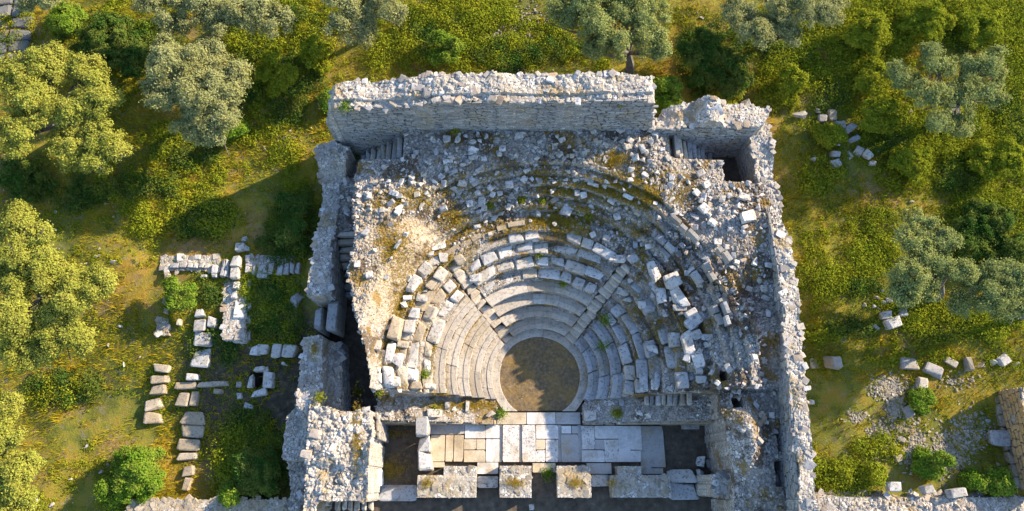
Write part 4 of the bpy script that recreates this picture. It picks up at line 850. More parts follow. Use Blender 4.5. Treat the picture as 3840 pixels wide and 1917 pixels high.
zblock('hollow_block', 'square grey block with sunken top in the shade of the orange wall', 'block', '4', 1690, 780, 150, 110, .6, -4, GS, 'slab')

# ---- blocks and boulders on the eastern ground
for zx, zy, ww, hh, lz, dg, mt, kd, lab in [(570, 245, 112, 105, .9, 0, GS, 'slab', 'tall cubic grey block near the east wall'), (1068, 262, 130, 84, .4, -4, GS, 'slab', 'rectangular pale block in the middle of the eastern ground'), (1250, 300, 150, 90, .45, -25, GS, 'slab', 'pale grooved block turned askew beside the rectangular one'), (1355, 250, 100, 50, .35, -35, GS, 'med', 'narrow grey wedge behind the grooved block'), (1485, 265, 42, 100, .5, 4, GS, 'slab', 'thin upright pale slab near the orange wall'), (1540, 262, 80, 60, .15, 0, TS, 'slab', 'flat stone beside the thin upright slab'), (1158, 400, 80, 90, .45, -15, WS, 'med', 'squared white stone north of the green shrub'), (1108, 445, 40, 55, .25, 0, WS, 'med', 'small white stone touching the squared one'), (1060, 600, 70, 85, .35, 20, GS, 'med', 'grey block hidden beside the green shrub'), (990, 920, 60, 50, .3, 10, TS, 'med', 'tan block south of the cobbled strip'), (970, 840, 60, 90, .15, 0, TS, 'slab', 'flat orange-tan slab beside the cobbles'), (1612, 660, 42, 42, .25, 0, GS, 'rock', 'round grey stone in the shadow of the orange wall'), (1560, 600, 60, 38, .2, -30, GS, 'rock', 'long grey stone in the shadow of the orange wall'), (430, 265, 110, 75, .12, 0, TS, 'slab', 'flat pale slab between east wall and cubic block'), (1010, 790, 55, 40, .25, -25, GS, 'med', 'small tilted block at the cobble edge'), (1010, 700, 90, 50, .15, -10, GS, 'slab', 'flat grey slab at the cobble edge'), (1720, 235, 90, 70, .4, 30, WS, 'med', 'white stone at the top of the orange wall'), (1660, 250, 50, 60, .4, 0, WS, 'rock', 'angular white stone beside the top of the orange wall'), (1810, 265, 60, 40, .3, 20, WS, 'rock', 'small white stone at the right border'), (390, 530, 50, 34, .3, 0, WS, 'slab', 'small white block jutting from the east wall foot')]:
    zblock('ground_block', lab, 'stone', '4', zx, zy, ww, hh, lz, dg, 'masonry_stone' if mt == GS else mt, kd, sink=.14)
for i, (zx, zy, ww, hh, dg, mt, kd) in enumerate([(320, 765, 115, 80, 5, WS, 'rock'), (425, 680, 40, 60, 5, WS, 'rock'), (440, 735, 60, 55, 0, WS, 'rock'), (465, 800, 62, 56, 0, GS, 'med'), (532, 778, 62, 90, 0, TS, 'med'), (590, 850, 80, 60, 0, GS, 'med'), (650, 862, 120, 50, 38, GS, 'slab'), (690, 935, 95, 45, 25, GS, 'slab'), (555, 930, 56, 70, 0, GS, 'rock'), (553, 1045, 66, 42, 0, GS, 'med'), (657, 1042, 80, 76, 0, WS, 'rock'), (718, 1020, 56, 60, -30, GS, 'med'), (778, 1048, 70, 50, -45, WS, 'med'), (405, 1075, 58, 44, 0, GS, 'rock'), (555, 1110, 66, 60, 20, GS, 'med'), (690, 752, 40, 32, 0, GS, 'rock'), (850, 1025, 32, 28, 0, GS, 'rock'), (808, 1112, 50, 30, 0, WS, 'med'), (540, 828, 44, 30, 20, TS, 'med'), (570, 985, 40, 30, 0, WS, 'rock')]):
    tn = {WS: 'white', GS: 'bluish grey', TS: 'tan'}[mt]; sh = {'rock': 'rounded', 'med': 'angular', 'slab': 'long'}[kd]
    zblock('boulder', f'{tn} {sh} boulder, {nth(i)} in the north-eastern heap counted from the theatre', 'boulder', 'n', zx, zy, ww, hh, .45 if ww > 50 else .3, dg, mt, kd, group='boulder heap in the north-eastern scrub', tilt=.12)
for i, (zx, zy, ww, hh, dg, mt, kd) in enumerate([(760, 990, 44, 36, 0, TS, 'rock'), (820, 1000, 34, 34, 0, GS, 'rock'), (850, 1020, 30, 30, 0, GS, 'rock'), (840, 940, 50, 46, 0, TS, 'rock'), (885, 972, 40, 40, 0, GS, 'rock'), (922, 962, 44, 36, 0, GS, 'med'), (876, 890, 28, 30, 0, WS, 'rock'), (1010, 965, 26, 30, 0, TS, 'rock'), (1016, 1035, 58, 76, 0, GS, 'slab'), (910, 1060, 84, 58, 0, WS, 'med'), (960, 1112, 110, 74, 15, WS, 'med'), (835, 1145, 46, 20, -45, GS, 'med')]):
    tn = {WS: 'white', GS: 'grey', TS: 'tan'}[mt]
    zblock('boulder', f'{tn} boulder, {nth(i)} in the small heap under the pale eastern tree', 'boulder', '8', zx, zy, ww, hh, .5 if ww > 60 else .3, dg, mt, kd, group='small boulder heap under the eastern tree', tilt=.1)
for i, (v, zx, zy, ww, hh, lab) in enumerate([('5', 765, 692, 50, 30, 'white stone on the western grass beside two smaller ones'), ('5', 645, 658, 30, 26, 'small pale stone west of the white one'), ('5', 668, 650, 20, 24, 'tiny white stone beside the small pale one'), ('5', 370, 472, 30, 26, 'lone white stone below the dark tree shadow'), ('5', 365, 345, 36, 34, 'white stone inside the dark tree shadow'), ('5', 525, 795, 70, 60, 'squared pale stone at the edge of the yellow tree'), ('5', 812, 1135, 66, 34, 'flat pinkish stone south of the yellow tree'), ('1', 730, 135, 20, 50, 'narrow upright white stone on the grass'), ('1', 840, 268, 20, 50, 'narrow pale stone west of the sunlit column'), ('1', 580, 838, 40, 44, 'pale stone on the rusty grass above the bright bush'), ('1', 220, 1220, 80, 44, 'pale slab near the bottom left corner'), ('1', 340, 1245, 50, 36, 'white stone near the bottom left corner'), ('1', 470, 1065, 36, 30, 'pale stone left of the bright bush'), ('1', 680, 1020, 34, 40, 'pale stone touching the bright bush'), ('2', 290, 0, 0, 0, '')]):
    if ww: zblock('field_stone', lab, 'stone', v, zx, zy, ww, hh, .22, 10, WS, 'rock')
for i, (qx, qy, s_) in enumerate([(955 / 2, 0, 0)]): pass
px, py = Zw('n', 1070, 752, 0); zblock('field_stone', 'brownish stone deep in the north-eastern scrub', 'stone', 'n', 1070, 752, 50, 50, .4, 0, TS, 'rock')
x, y = Q(1878, 262, 3.0); block('field_stone', 'grey cubic stone beyond the corner wall', 'stone', x, y, 2.6, .5, .5, .5, .2, GS, 'med')
# paved road in the far left corner
mb = MB(); k = 260; x = rg.uniform(-31, -24, k); y = rg.uniform(17, 27, k)
for i in range(9):
    for j in range(4):
        pass
ROADP = [Q(-60, -30, 2.8), Q(112, -30, 2.8), Q(72, 165, 2.8), Q(-90, 185, 2.8)]
road = thing('paved_road', 'grey ancient road slabs in the top left corner', 'road', (*ROADP[1], 0)); inv = Matrix.Translation((-ROADP[1][0], -ROADP[1][1], 0)); n = 0
for i in range(7):
    for j in range(3):
        u, v_ = i / 7, j / 3; p = np.array(ROADP); f = lambda u, v_: (p[0] * (1 - v_) + p[1] * v_) * (1 - u) + (p[3] * (1 - v_) + p[2] * v_) * u
        c0 = f(u + .07, v_ + .166); e = np.linalg.norm(f(u, v_) - f(u + .143, v_)); e2 = np.linalg.norm(f(u, v_) - f(u, v_ + .33))
        z = float(ground_h(np.array([c0[0]]), np.array([c0[1]]))[0]); d2 = f(u + .2, v_) - f(u, v_)
        tv, tt = SLAB[n % 14]; n += 1; mb = MB(); mb.many(tv, tt, rotmats(1, rg, .02, np.array([math.atan2(d2[1], d2[0])])) * np.array([[e * .96, e2 * .96, .5]])[:, None, :], np.array([[c0[0], c0[1], z - .05]]))
        c = mb.build('road_slab', 'road_stone', road); c.matrix_parent_inverse = inv
# cobbles and pebbles on the ground
rg = np.random.default_rng(71); mb = MB()
for zx, zy, rx, ry, k in ((880, 440, 130, 80, 420), (930, 570, 60, 100, 260), (840, 790, 90, 120, 420), (1080, 850, 70, 150, 380), (1300, 900, 160, 130, 700), (1450, 750, 150, 160, 420), (680, 640, 80, 40, 90), (1350, 400, 150, 60, 80), (1000, 700, 80, 80, 120)):
    a = rg.normal(0, .5, k); b = rg.normal(0, .5, k); px, py = Zw('4', zx + a * rx, zy + b * ry, 0); x, y = P(px, py, .7); sz = rg.uniform(.07, .22, k)
    scatter(mb, np.asarray(x), np.asarray(y), ground_h(x, y) + sz * .1, sz, rg, .5, .15)
tag(mb.build('cobbles', 'gravel_stone'), 'patches of pale worn cobbles on the eastern ground', 'cobbles', kind='stuff')
mb = MB(); k = 2600; x = rg.uniform(-32, 32, k); y = rg.uniform(-3, 29, k); s = ~((x > -10) & (x < 12.5) & (y > -2.6) & (y < 17.2)) & (vn(x, y, 4, 3) > .45); x, y = x[s], y[s]; sz = .05 + .2 * rg.random(len(x)) ** 4
scatter(mb, x, y, ground_h(x, y) + sz * .2, sz, rg)
for cx_, cy_, rr_, k in ((1275, 90, 90, 240), (1330, 60, 80, 160), (1300, 170, 60, 60), (260, 470, 90, 60), (700, 330, 60, 50)):
    px = cx_ + rg.normal(0, .5, k) * rr_; py = cy_ + rg.normal(0, .5, k) * rr_ * .6; x, y = P(px * K, py * K, 3.0); sz = rg.uniform(.06, .2, k); scatter(mb, np.asarray(x), np.asarray(y), ground_h(x, y) + sz * .2, sz, rg)
tag(mb.build('pebbles', 'gravel_stone'), 'small pale stones strewn over the grass', 'pebbles', kind='stuff')

# ---------------------------------------------------------------- plants
rg = np.random.default_rng(81)
def foliage(mb, blobs, leaf, clump=0.34, per=80, dens=2.6, rg=rg):
    """masses -> lobes -> sprays -> leaves"""
    for (x, y, z), (rx, ry, rz) in blobs:
        rm = (rx * ry * rz) ** (1 / 3); nl = max(8, int(17 * dens ** .5))
        d = rg.normal(size=(nl, 3)); d[:, 2] = np.abs(d[:, 2]) * .9 - .25 * rg.random(nl); d /= np.linalg.norm(d, axis=1)[:, None]
        lc = np.array([x, y, z]) + d * rg.uniform(.3, 1.0, (nl, 1)) * np.array([rx, ry, rz]); lr = rm * rg.uniform(.16, .40, nl)
        for c0, r_ in zip(lc, lr):
            k = max(5, int(dens * 13 * r_ * r_ / (clump * clump)))
            e = rg.normal(size=(k, 3)); e[:, 2] = np.abs(e[:, 2]) - .35 * rg.random(k); e /= np.linalg.norm(e, axis=1)[:, None]
            c = c0 + e * r_ * rg.uniform(.4, 1.3, (k, 1)); cs = clump * rg.uniform(.5, 1.15, k)
            n = rg.poisson(per, k); idx = np.repeat(np.arange(k), n)
            p = c[idx] + rg.normal(size=(len(idx), 3)) * (cs[idx] * .42)[:, None] * np.array([1, 1, .75])
            leaves(mb, p, leaf, rg, .5, 0, (p - c0) + .6 * (p - np.array([x, y, z - .3 * rz])))
def tree(name, label, blobs_px, leafmat, zrel, leaf=.095, dens=1.0, base=None, cat='tree', group=None, flat=.75, clump=.27, trunk=True):
    """blobs_px: (x, y, radius) of the crown's masses in 2576-wide pixels, zrel: height of the crown's middle over the ground"""
    bl = []
    for px, py, rp in blobs_px:
        x, y, z = onto(px * K, py * K, lambda a, b: ground_h(a, b) + zrel, 4.0); r = rp * K / mpp(px * K, py * K, z); z += rg.normal(0, .25)
        bl.append(((x, y, z), (r, r, r * flat)))
    c = np.mean([b[0] for b in bl], axis=0)
    if base is None: bx, by = c[0], c[1]
    else: bx, by, _ = onto(base[0] * K, base[1] * K, ground_h, 2.)
    bz = float(ground_h(np.array([bx]), np.array([by]))[0])
    o = thing(name, label, cat, (bx, by, bz), group)
    mb = MB(); foliage(mb, [((p[0] - bx, p[1] - by, p[2] - bz), r) for p, r in bl], leaf, clump, 60, dens); mb.build('crown' if cat == 'tree' else 'foliage', leafmat, o)
    mb = MB(); fork = np.array([(c[0] - bx) * .3, (c[1] - by) * .3, zrel * .42]); R0 = .08 + .012 * len(bl) if trunk else .05
    tube(mb, [(0, 0, -.2), fork * .5 + np.array([.05, -.04, 0]), fork], [R0 * 1.3, R0, R0 * .85])
    for p, r in bl:
        q = np.array([p[0] - bx, p[1] - by, p[2] - bz]); m_ = (fork + q) / 2 + rg.normal(0, .12, 3)
        tube(mb, [fork, m_, q, q + (q - fork) * .18], [R0 * .6, R0 * .42, R0 * .25, R0 * .08], 6)
        for _ in range(3):
            e = q + rg.normal(0, .5, 3) * np.array(r); tube(mb, [m_, (m_ + e) / 2 + rg.normal(0, .08, 3), e], [R0 * .28, R0 * .18, R0 * .06], 5)
    mb.build('trunk' if cat == 'tree' else 'stems', 'bark', o)
    return o
tree('olive_tree', 'spreading yellow-green olive tree with bare branch showing, upper left corner', [(50, 195, 62), (120, 170, 50), (205, 165, 42), (235, 215, 45), (90, 280, 70), (190, 290, 60), (265, 265, 40), (60, 350, 55), (180, 365, 55), (265, 360, 48), (245, 410, 34), (300, 390, 30)], 'yellow_leaf', 3.3, base=(175, 330))
tree('olive_tree', 'dense rounded grey-green olive tree left of the north wall', [(430, 165, 62), (510, 150, 62), (570, 205, 58), (500, 235, 80), (415, 245, 45), (555, 275, 55), (480, 300, 50), (530, 330, 36)], 'olive_leaf', 3.4, dens=1.25, base=(505, 300))
tree('olive_tree', 'large sunlit yellow-green olive tree on the left border, middle height', [(35, 570, 52), (95, 620, 60), (30, 680, 70), (130, 700, 75), (60, 790, 75), (195, 745, 60), (260, 720, 48), (140, 820, 62), (50, 880, 50), (205, 850, 45), (110, 880, 40)], 'yellow_leaf', 3.0, dens=1.15, base=(120, 760))
tree('olive_tree', 'yellow-green olive tree cut by the bottom left corner', [(15, 1030, 48), (40, 1110, 48), (0, 1180, 60), (60, 1200, 45), (30, 1270, 55), (85, 1160, 25)], 'yellow_leaf', 2.4, base=(20, 1180))
tree('olive_tree', 'brownish olive tree cut by the top edge, left of centre', [(420, 20, 60), (500, 0, 70), (580, 40, 60), (650, 20, 60), (690, 60, 45), (540, 60, 55), (450, 60, 40)], 'olive_leaf', 3.0, dens=.8, base=(560, 60))
tree('olive_tree', 'small grey-green olive tree at the top edge above the north wall corner', [(860, 20, 50), (920, 10, 55), (985, 25, 45), (900, 75, 42), (850, 70, 30)], 'olive_leaf', 2.8, dens=.75, base=(905, 100))
tree('olive_tree', 'pale grey-green olive tree behind the north wall, top centre', [(1430, 20, 55), (1500, 55, 55), (1480, 0, 60), (1570, 30, 60), (1640, 40, 48), (1625, 105, 48), (1545, 115, 42), (1500, 120, 36), (1660, 130, 24), (1600, 0, 60)], 'pale_leaf', 3.4, dens=.95, base=(1585, 180))
tree('olive_tree', 'shaded dark olive tree at the top edge, right of centre', [(1860, 20, 60), (1940, 30, 60), (2020, 20, 55), (2080, 50, 42), (1960, 80, 50), (1900, 90, 40)], 'olive_leaf', 3.0, dens=.9, base=(1960, 90))
tree('olive_tree', 'silvery olive tree rising from the scrub in the upper right', [(2280, 190, 50), (2350, 160, 48), (2420, 180, 52), (2490, 170, 42), (2470, 240, 52), (2390, 255, 50), (2320, 250, 42), (2420, 310, 38), (2350, 310, 30)], 'pale_leaf', 2.6, dens=.8, base=(2400, 300))
tree('olive_tree', 'pale green olive tree with open crown east of the theatre', [(2330, 565, 42), (2290, 600, 36), (2375, 600, 36), (2330, 650, 44), (2290, 690, 46), (2380, 660, 38), (2270, 740, 38), (2410, 690, 30), (2340, 720, 30)], 'pale_leaf', 3.2, dens=.95, base=(2360, 750))
tree('olive_tree', 'pale green olive tree leaning in from the right border', [(2460, 700, 36), (2520, 690, 45), (2570, 710, 50), (2560, 770, 48), (2480, 770, 40), (2500, 735, 40), (2420, 760, 28)], 'pale_leaf', 2.8, dens=.9, base=(2570, 800))
tree('olive_tree', 'olive tree shading the old road at the top left corner', [(110, -10, 46), (60, -30, 46), (160, -30, 40), (140, 15, 26), (75, 10, 22), (0, -50, 50), (-40, -20, 46)], 'olive_leaf', 4.0, dens=.9, base=(120, -20))
BUSH = [(455, 742, 46, 'bright_leaf', 1.2, 'bright green rounded shrub inside the western garden wall'), (345, 1190, 82, 'bright_leaf', 1.5, 'large bright green bush in the lower left'), (300, 1245, 40, 'bright_leaf', .8, 'low bright green bush at the foot of the large one'), (645, 1185, 72, 'dark_leaf', 1.3, 'dark green bush in shadow left of the ruined tower'), (585, 1240, 32, 'bright_leaf', .7, 'small green bush at the bottom edge in shadow'), (1770, 150, 74, 'dark_leaf', 2.0, 'dark blue-green bush behind the north wall corner, northern one'), (1830, 195, 62, 'dark_leaf', 1.8, 'dark blue-green bush behind the corner wall, southern one'), (1676, 240, 46, 'bright_leaf', 2.6, 'bright yellow-green bush at the broken end of the north wall'), (1120, 130, 46, 'bright_leaf', 1.0, 'feathery bright green shrub north of the north wall'), (275, 100, 74, 'dark_leaf', 1.8, 'dark bush between the two upper left olive trees, western one'), (330, 150, 62, 'dark_leaf', 1.6, 'dark bush between the two upper left olive trees, eastern one'), (170, 50, 50, 'bright_leaf', 1.3, 'light green bush near the top left road'), (740, 520, 44, 'dark_leaf', 1.0, 'shaded green bush west of the passage wall, northern one'), (735, 590, 42, 'dark_leaf', 1.0, 'shaded green bush west of the passage wall, southern one'), (590, 325, 34, 'bright_leaf', .9, 'small light green bush beside the rounded olive tree'), (60, 450, 56, 'dark_leaf', 1.0, 'dark green bush on the left border under the spreading tree'), (800, 145, 42, 'scrub_leaf', 1.0, 'mid green bush north-west of the north wall'), (700, 190, 52, 'scrub_leaf', 1.2, 'bushy scrub right of the rounded olive tree'), (830, 250, 30, 'bright_leaf', .9, 'pale shrub at the western end of the north wall'), (2340, 1168, 44, 'bright_leaf', .8, 'feathery yellow-green shrub on the eastern cobbles'), (2450, 1212, 32, 'bright_leaf', .6, 'low green shrub by the south-eastern wall, western of two'), (2505, 1212, 34, 'bright_leaf', .6, 'low green shrub by the south-eastern wall, eastern of two'), (2320, 1008, 32, 'bright_leaf', .6, 'small green shrub beside the squared white stone'), (2480, 560, 70, 'dark_leaf', 1.4, 'dark scrub bush on the right, northern of three'), (2540, 640, 64, 'dark_leaf', 1.3, 'dark scrub bush on the right border, middle of three'), (2440, 610, 60, 'dark_leaf', 1.2, 'dark scrub bush behind the pale eastern tree, southern of three'), (2085, 340, 40, 'scrub_leaf', .8, 'olive bush growing among the north-eastern boulders'), (2200, 300, 55, 'scrub_leaf', 1.1, 'rounded scrub bush east of the boulder heap'), (2290, 400, 60, 'scrub_leaf', 1.1, 'olive scrub bush south of the silvery tree'), (2500, 400, 64, 'scrub_leaf', 1.2, 'scrub bush on the right below the silvery tree'), (2200, 200, 56, 'scrub_leaf', 1.1, 'scrub bush west of the silvery tree'), (2180, 90, 60, 'scrub_leaf', 1.2, 'yellow scrub bush at the top right of the shaded tree'), (2330, 60, 62, 'scrub_leaf', 1.2, 'scrub bush at the top edge above the silvery tree'), (2460, 70, 60, 'scrub_leaf', 1.2, 'scrub bush near the top right corner'), (1985, 220, 44, 'scrub_leaf', .9, 'scrub bush north of the corner wall end'), (1825, 240, 40, 'scrub_leaf', .9, 'yellow-green bush directly behind the corner wall'), (2120, 1205, 30, 'scrub_leaf', .35, 'low bush at the foot of the east wall, bottom right'), (2190, 1192, 28, 'scrub_leaf', .35, 'low bush north of the south-eastern wall')]
for px, py, rp, mt, h, lab in BUSH:
    bl = [(px, py, rp * .66)] + [(px + rp * .5 * math.cos(a), py + rp * .5 * math.sin(a), rp * .48) for a in np.arange(4) * 1.57 + rg.uniform(0, 1.5)]
    tree('bush', lab, bl, mt, h * .55, leaf=.10, dens=1.0, cat='bush', group='bushes around the theatre', clump=.2, trunk=False, flat=.7)
# weeds on the ruin
WEED = [(870, 268, .34, 'yellow weed hanging from the western top of the north wall'), (1355, 640, .30, 'green weed on the upper middle seats, left of the right stairway'), (1550, 682, .30, 'yellow-green weed at the head of the right stairway'), (1522, 806, .34, 'green weed right of the right stairway, upper one'), (1520, 870, .36, 'green weed among the right seats, lower one'), (1260, 1042, .36, 'grassy weed at the left end of the white bench slab'), (1068, 945, .34, 'green weed growing among the white left seat blocks'), (1551, 1040, .32, 'green weed above the north-eastern stage edge'), (1378, 1192, .34, 'green weed between the second and third stage piers'), (893, 397, .45, 'dark green weed below the western end of the north wall'), (1415, 714, .22, 'small weed on the middle seats'), (806, 1001, .28, 'bright weed on the northern edge of the ruined tower'), (1146, 331, .3, 'dark weed at the foot of the north wall'), (1095, 1032, .3, 'low weed above the western pit'), (955, 988, .22, 'low weed on the broken left edge of the seating'), (1560, 262, .22, 'small weed on top of the north wall'), (1480, 545, .25, 'yellow weed on the walkway behind the middle seats'), (1365, 505, .2, 'tiny weed beside a dark niche'), (1233, 520, .22, 'weed growing inside the second dark niche'), (1313, 503, .22, 'weed growing inside the third dark niche'), (900, 985, .2, 'small bright weed in the western passage')]
for px, py, rad, lab in WEED:
    hfun = bank_base
    if py > 1150: hfun = lambda a, b: 0 * a + .05
    if px < 850 and py > 900: hfun = lambda a, b: 0 * a + 2.9
    if px == 870: hfun = lambda a, b: 0 * a + 7.0
    if px == 1560: hfun = lambda a, b: 0 * a + 7.2
    if px == 900: hfun = lambda a, b: 0 * a + .1
    x, y, z = onto(px * K, py * K, hfun, 3.0); o = thing('weed', lab, 'weed', (x, y, z), 'weeds on the ruin')
    mb = MB(); k = int(420 * rad / .3); d = rg.normal(size=(k, 3)) * np.array([.42, .42, .3]) * rad; d[:, 2] = np.abs(d[:, 2]) + .05; leaves(mb, d, .075, rg, .55); mb.build('leaves', 'weed_leaf' if rad < .34 else 'bright_leaf', o)
    mb = MB()
    for a in rg.uniform(0, 6.28, 4): tube(mb, [(0, 0, -.05), (.3 * rad * math.cos(a), .3 * rad * math.sin(a), rad * .5)], [.012, .006], 4)
    mb.build('stems', 'bark', o)

# grass over the ground
def free(x, y): return ~((x > -9.3) & (x < 12.3) & (y > -2.7) & (y < 17.0)) & ~((x < -8.9) & (x > -10.1) & (y < 3.5))
k = 260000; x = rg.uniform(-33, 33, k); y = rg.uniform(-3.5, 30, k); s = free(x, y); x, y = x[s], y[s]
px = 0; cover = vn(x, y, 3.0, 21) * .6 + vn(x, y, .8, 22) * .5
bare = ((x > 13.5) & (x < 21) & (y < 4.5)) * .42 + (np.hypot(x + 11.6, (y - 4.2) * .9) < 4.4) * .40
worn = sst(.55, .70, vn(x, y, 4.2, 71)) * .35
s = cover > rg.uniform(.05, .55, len(x)) + bare + worn; x, y = x[s], y[s]
mb = MB(); blades(mb, x, y, ground_h(x, y) - .02, rg.uniform(.08, .2, len(x)) * (1 + .6 * vn(x, y, 2, 9)), rg, 3)
k = 16000; x = rg.uniform(-33, 33, k); y = rg.uniform(-3.5, 30, k); s = free(x, y) & (vn(x, y, 1.7, 73) > rg.uniform(.4, 1.0, k)); x, y = x[s], y[s]
blades(mb, x, y, ground_h(x, y) - .02, rg.uniform(.22, .48, len(x)), rg, 9, (.2, 1.15), .09)
tag(mb.build('grass', 'grass_blade'), 'olive and ochre grass covering the ground around the theatre', 'grass', kind='stuff')
# low scrub
SCRUB = [(60, 100, 80, 50), (380, 60, 100, 60), (620, 330, 80, 40), (760, 60, 120, 50), (960, 80, 120, 50), (1180, 60, 120, 50), (1400, 120, 120, 40), (1950, 110, 120, 70), (2400, 330, 150, 60), (2560, 220, 60, 100), (2060, 440, 60, 40), (420, 350, 60, 40), (300, 460, 70, 40), (2060, 700, 40, 80), (2300, 880, 120, 30), (2050, 60, 110, 70), (2160, 90, 130, 90), (2350, 60, 160, 80), (2500, 80, 120, 100), (2200, 230, 130, 90), (2100, 200, 80, 60), (1980, 200, 70, 70), (2230, 310, 90, 70), (2320, 390, 130, 80), (2480, 420, 120, 90), (2270, 430, 70, 60), (2500, 570, 120, 100), (2130, 700, 70, 40), (2200, 640, 60, 50), (2450, 800, 150, 50), (2330, 780, 100, 40), (2130, 1200, 120, 40), (700, 90, 110, 70), (640, 180, 60, 110), (760, 150, 90, 60), (250, 120, 150, 70), (650, 290, 60, 70), (1180, 140, 60, 50), (1480, 160, 80, 30), (1940, 230, 50, 60), (500, 540, 90, 50), (740, 540, 60, 100), (660, 730, 80, 50), (660, 820, 70, 40), (560, 1150, 60, 80), (250, 1240, 70, 40), (350, 550, 60, 40), (90, 970, 90, 40), (2060, 600, 40, 40), (2200, 560, 60, 40), (1300, 150, 110, 40), (480, 430, 90, 40), (720, 400, 50, 30), (640, 1110, 90, 60), (2080, 830, 60, 30), (2250, 1120, 60, 30), (720, 20, 60, 40), (1050, 60, 80, 40), (1000, 160, 90, 30)]
mb = MB()
def tufts(x, y, rad, per, lf, hgt=.9):
    n = np.maximum(8, (rad / .3) ** 1.7 * per).astype(int); idx = np.repeat(np.arange(len(x)), n)
    d = rg.normal(size=(len(idx), 3)); d[:, 2] = np.abs(d[:, 2]); d /= np.linalg.norm(d, axis=1)[:, None]; d *= rg.uniform(.35, 1.08, (len(idx), 1)) * rad[idx][:, None]; d[:, 2] *= hgt
    leaves(mb, np.stack([x, y, ground_h(x, y) - .03], -1)[idx] + d, lf, rg, .5, 0, d)
for cx_, cy_, rx, ry in SCRUB:
    k = int(rx * ry / 78); t = rg.uniform(0, 6.28, k); q = np.sqrt(rg.random(k)); px = cx_ + rx * q * np.cos(t); py = cy_ + ry * q * np.sin(t)
    x, y = P(px * K, py * K, 2.2); s = free(x, y); x, y = np.asarray(x)[s], np.asarray(y)[s]
    tufts(x, y, rg.uniform(.15, .2 + .5 * rg.random(), len(x)) + .25 * rg.random(len(x)) ** 4, 85, .095)
k = 24000; x = rg.uniform(-33, 33, k); y = rg.uniform(-3.5, 30, k); s = free(x, y) & (vn(x, y, 2.2, 40) > rg.uniform(.3, .95, k)); s &= ~((x > 14) & (y < 4.5) & (rg.random(k) < .6)); x, y = x[s], y[s]
tufts(x, y, .07 + .30 * rg.random(len(x)) ** 2.4, 70, .085, .8)
for gx_, gy_, gw_, gh_ in GROUND_BLOCKS:
    k = int(6 + 10 * (gw_ + gh_)); t = rg.uniform(0, 6.28, k); ex = np.clip(np.cos(t) * 1.5, -1, 1) * (gw_ / 2 + .06); ey = np.clip(np.sin(t) * 1.5, -1, 1) * (gh_ / 2 + .06)
    tufts(gx_ + ex + rg.normal(0, .05, k), gy_ + ey + rg.normal(0, .05, k), rg.uniform(.06, .2, k), 70, .08)
tag(mb.build('undergrowth', 'scrub_leaf'), 'low green and yellow scrub spreading between trees and ruins', 'undergrowth', kind='stuff')
mb = MB()
for cx_, cy_, rx, ry in [(285, 120, 110, 70), (1790, 170, 100, 90), (690, 130, 90, 70), (760, 220, 60, 60), (2490, 590, 100, 110), (60, 450, 70, 50), (120, 960, 90, 40), (640, 1170, 80, 90), (740, 560, 50, 100), (500, 545, 90, 50), (630, 800, 90, 40), (2230, 330, 40, 40), (2420, 440, 60, 40), (330, 470, 60, 30), (1280, 160, 90, 40), (460, 390, 80, 30), (230, 1230, 50, 40), (2150, 820, 60, 25), (690, 720, 60, 40), (560, 1230, 40, 40), (700, 610, 55, 60), (690, 800, 60, 40), (520, 720, 30, 40), (590, 1060, 60, 50), (560, 1160, 50, 50), (550, 840, 30, 60), (470, 880, 20, 50), (420, 120, 60, 60), (640, 60, 70, 40), (620, 230, 50, 60), (780, 90, 60, 40), (1060, 120, 60, 40), (1420, 150, 60, 25), (1960, 150, 60, 40), (2140, 150, 60, 50), (2080, 250, 50, 40), (2380, 120, 60, 30), (2250, 380, 50, 30), (2540, 300, 50, 60), (180, 480, 80, 40), (420, 470, 50, 30), (720, 290, 60, 30), (30, 130, 60, 30), (2180, 720, 40, 30), (2380, 820, 60, 25)]:
    k = int(rx * ry / 85); t = rg.uniform(0, 6.28, k); q = np.sqrt(rg.random(k)); px = cx_ + rx * q * np.cos(t); py = cy_ + ry * q * np.sin(t)
    x, y = P(px * K, py * K, 2.2); sl_ = free(x, y); x, y = np.asarray(x)[sl_], np.asarray(y)[sl_]
    tufts(x, y, rg.uniform(.15, .6, len(x)), 80, .10)
tag(mb.build('thicket', 'dark_leaf'), 'dark green brambly thicket in the shaded hollows around the ruin', 'thicket', kind='stuff')
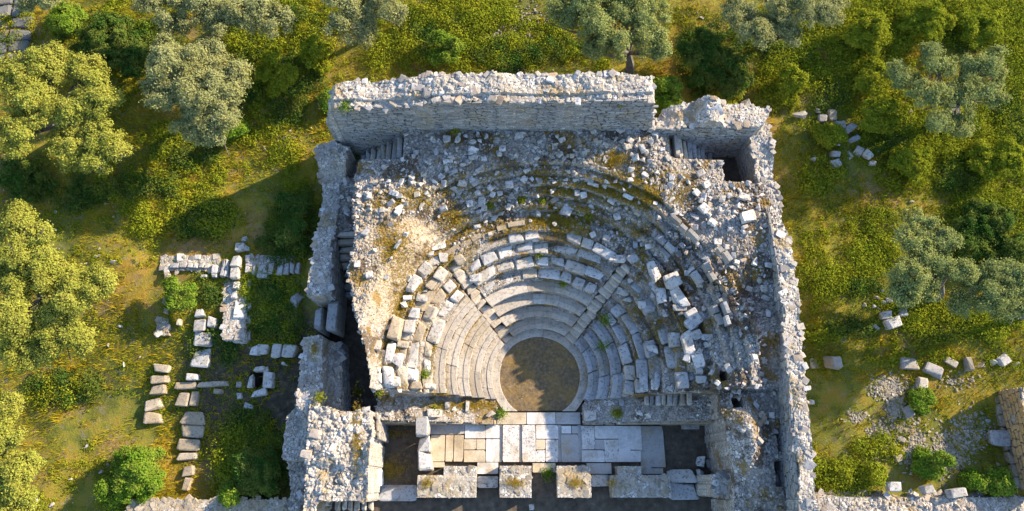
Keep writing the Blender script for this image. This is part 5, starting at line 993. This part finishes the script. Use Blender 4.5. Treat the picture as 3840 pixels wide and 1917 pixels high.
# dry ochre grass on the ruin
mb = MB()
for px, py, rx, ry, k in [(1150, 640, 60, 60, 1300), (1040, 720, 50, 90, 1300), (1000, 780, 25, 60, 500), (1250, 575, 90, 16, 2600), (1390, 555, 110, 14, 2600), (1330, 520, 60, 14, 700), (1560, 470, 90, 40, 2200), (1620, 500, 80, 30, 2000), (1680, 430, 70, 30, 900), (1420, 480, 90, 25, 1500), (1520, 400, 60, 18, 1400), (1200, 470, 90, 40, 1200), (1350, 440, 110, 30, 1400), (1050, 500, 50, 30, 900), (1000, 660, 40, 70, 1000), (1700, 480, 60, 25, 500), (1760, 420, 60, 30, 400), (1120, 940, 20, 70, 900), (1090, 870, 14, 60, 500), (1200, 1020, 60, 12, 1300), (1110, 1020, 60, 12, 700), (1290, 840, 12, 30, 300), (1000, 600, 60, 50, 500), (960, 520, 60, 30, 400), (1150, 545, 50, 25, 600), (1450, 530, 60, 16, 600), (1600, 590, 60, 40, 400), (1640, 820, 20, 90, 400), (1740, 690, 40, 60, 200), (1720, 360, 60, 14, 150), (1250, 345, 90, 8, 120)]:
    a = rg.normal(0, .55, k); b = rg.normal(0, .55, k); X_, Y_ = [], []
    x, y = P((px + a * rx) * K, (py + b * ry) * K, 0.0); z = np.full(k, 3.0)
    for _ in range(10): x, y = P((px + a * rx) * K, (py + b * ry) * K, z); z = .5 * z + .5 * bank_base(x, y)
    s = bank_mask(x, y); x, y = x[s], y[s]; blades(mb, x, y, bank_base(x, y) - .02, rg.uniform(.06, .16, len(x)), rg, 3)
for r_lo, r_hi, t0, t1, k in ((6.35, 7.35, R(45), R(150), 9000), (6.3, 7.2, R(150), R(186), 2600), (4.5, 6.4, R(58), R(122), 2600), (4.0, 7.5, R(-5), R(44), 3000)):
    th_ = rg.uniform(t0, t1, k); rr_ = rg.uniform(r_lo, r_hi, k); x = CX + rr_ * np.cos(th_); y = CY + rr_ * np.sin(th_); sl_ = (y > 3.95) & (vn(x, y, .7, 61) * .7 + vn(x, y, .25, 62) * .3 > .52) & bank_mask(x, y); x, y = x[sl_], y[sl_]
    blades(mb, x, y, bank_h(x, y) - .01, rg.uniform(.06, .15, len(x)), rg, 3)
for n in range(2, 9):
    k = 260; th_ = rg.uniform(STAIR_A[0] + .12, 3.5, k); rr_ = rw_(n) + .5 + rg.normal(0, .05, k); x = CX + rr_ * np.cos(th_); y = CY + rr_ * np.sin(th_); sl_ = (y > 3.95) & (vn(x, y, .8, 17) > .5); x, y = x[sl_], y[sl_]
    blades(mb, x, y, np.full(len(x), zw_(n) - .05 if n < 5 else zw_(n) - .2), rg.uniform(.05, .12, len(x)), rg, 3)
for qx, qy, rx, ry, zt, k in [(1297, 1215, 22, 10, .95, 300), (1450, 1215, 16, 12, .95, 250), (1075, 1215, 12, 12, .95, 160), (900, 1100, 14, 90, 3.15, 700), (790, 880, 10, 20, 2.9, 200), (1540, 1215, 14, 8, .95, 60), (985, 1180, 40, 30, .0, 700), (990, 1090, 40, 12, .0, 200), (1310, 930, 30, 70, .05, 120)]:
    a = rg.normal(0, .55, k); b = rg.normal(0, .55, k); x, y = P((qx + a * rx) * K, (qy + b * ry) * K, zt); blades(mb, x, y, np.full(k, zt), rg.uniform(.05, .12, k), rg, 3)
tag(mb.build('dry_grass', 'dry_blade'), 'ochre dry grass rooted between the theatre stones', 'grass', kind='stuff')
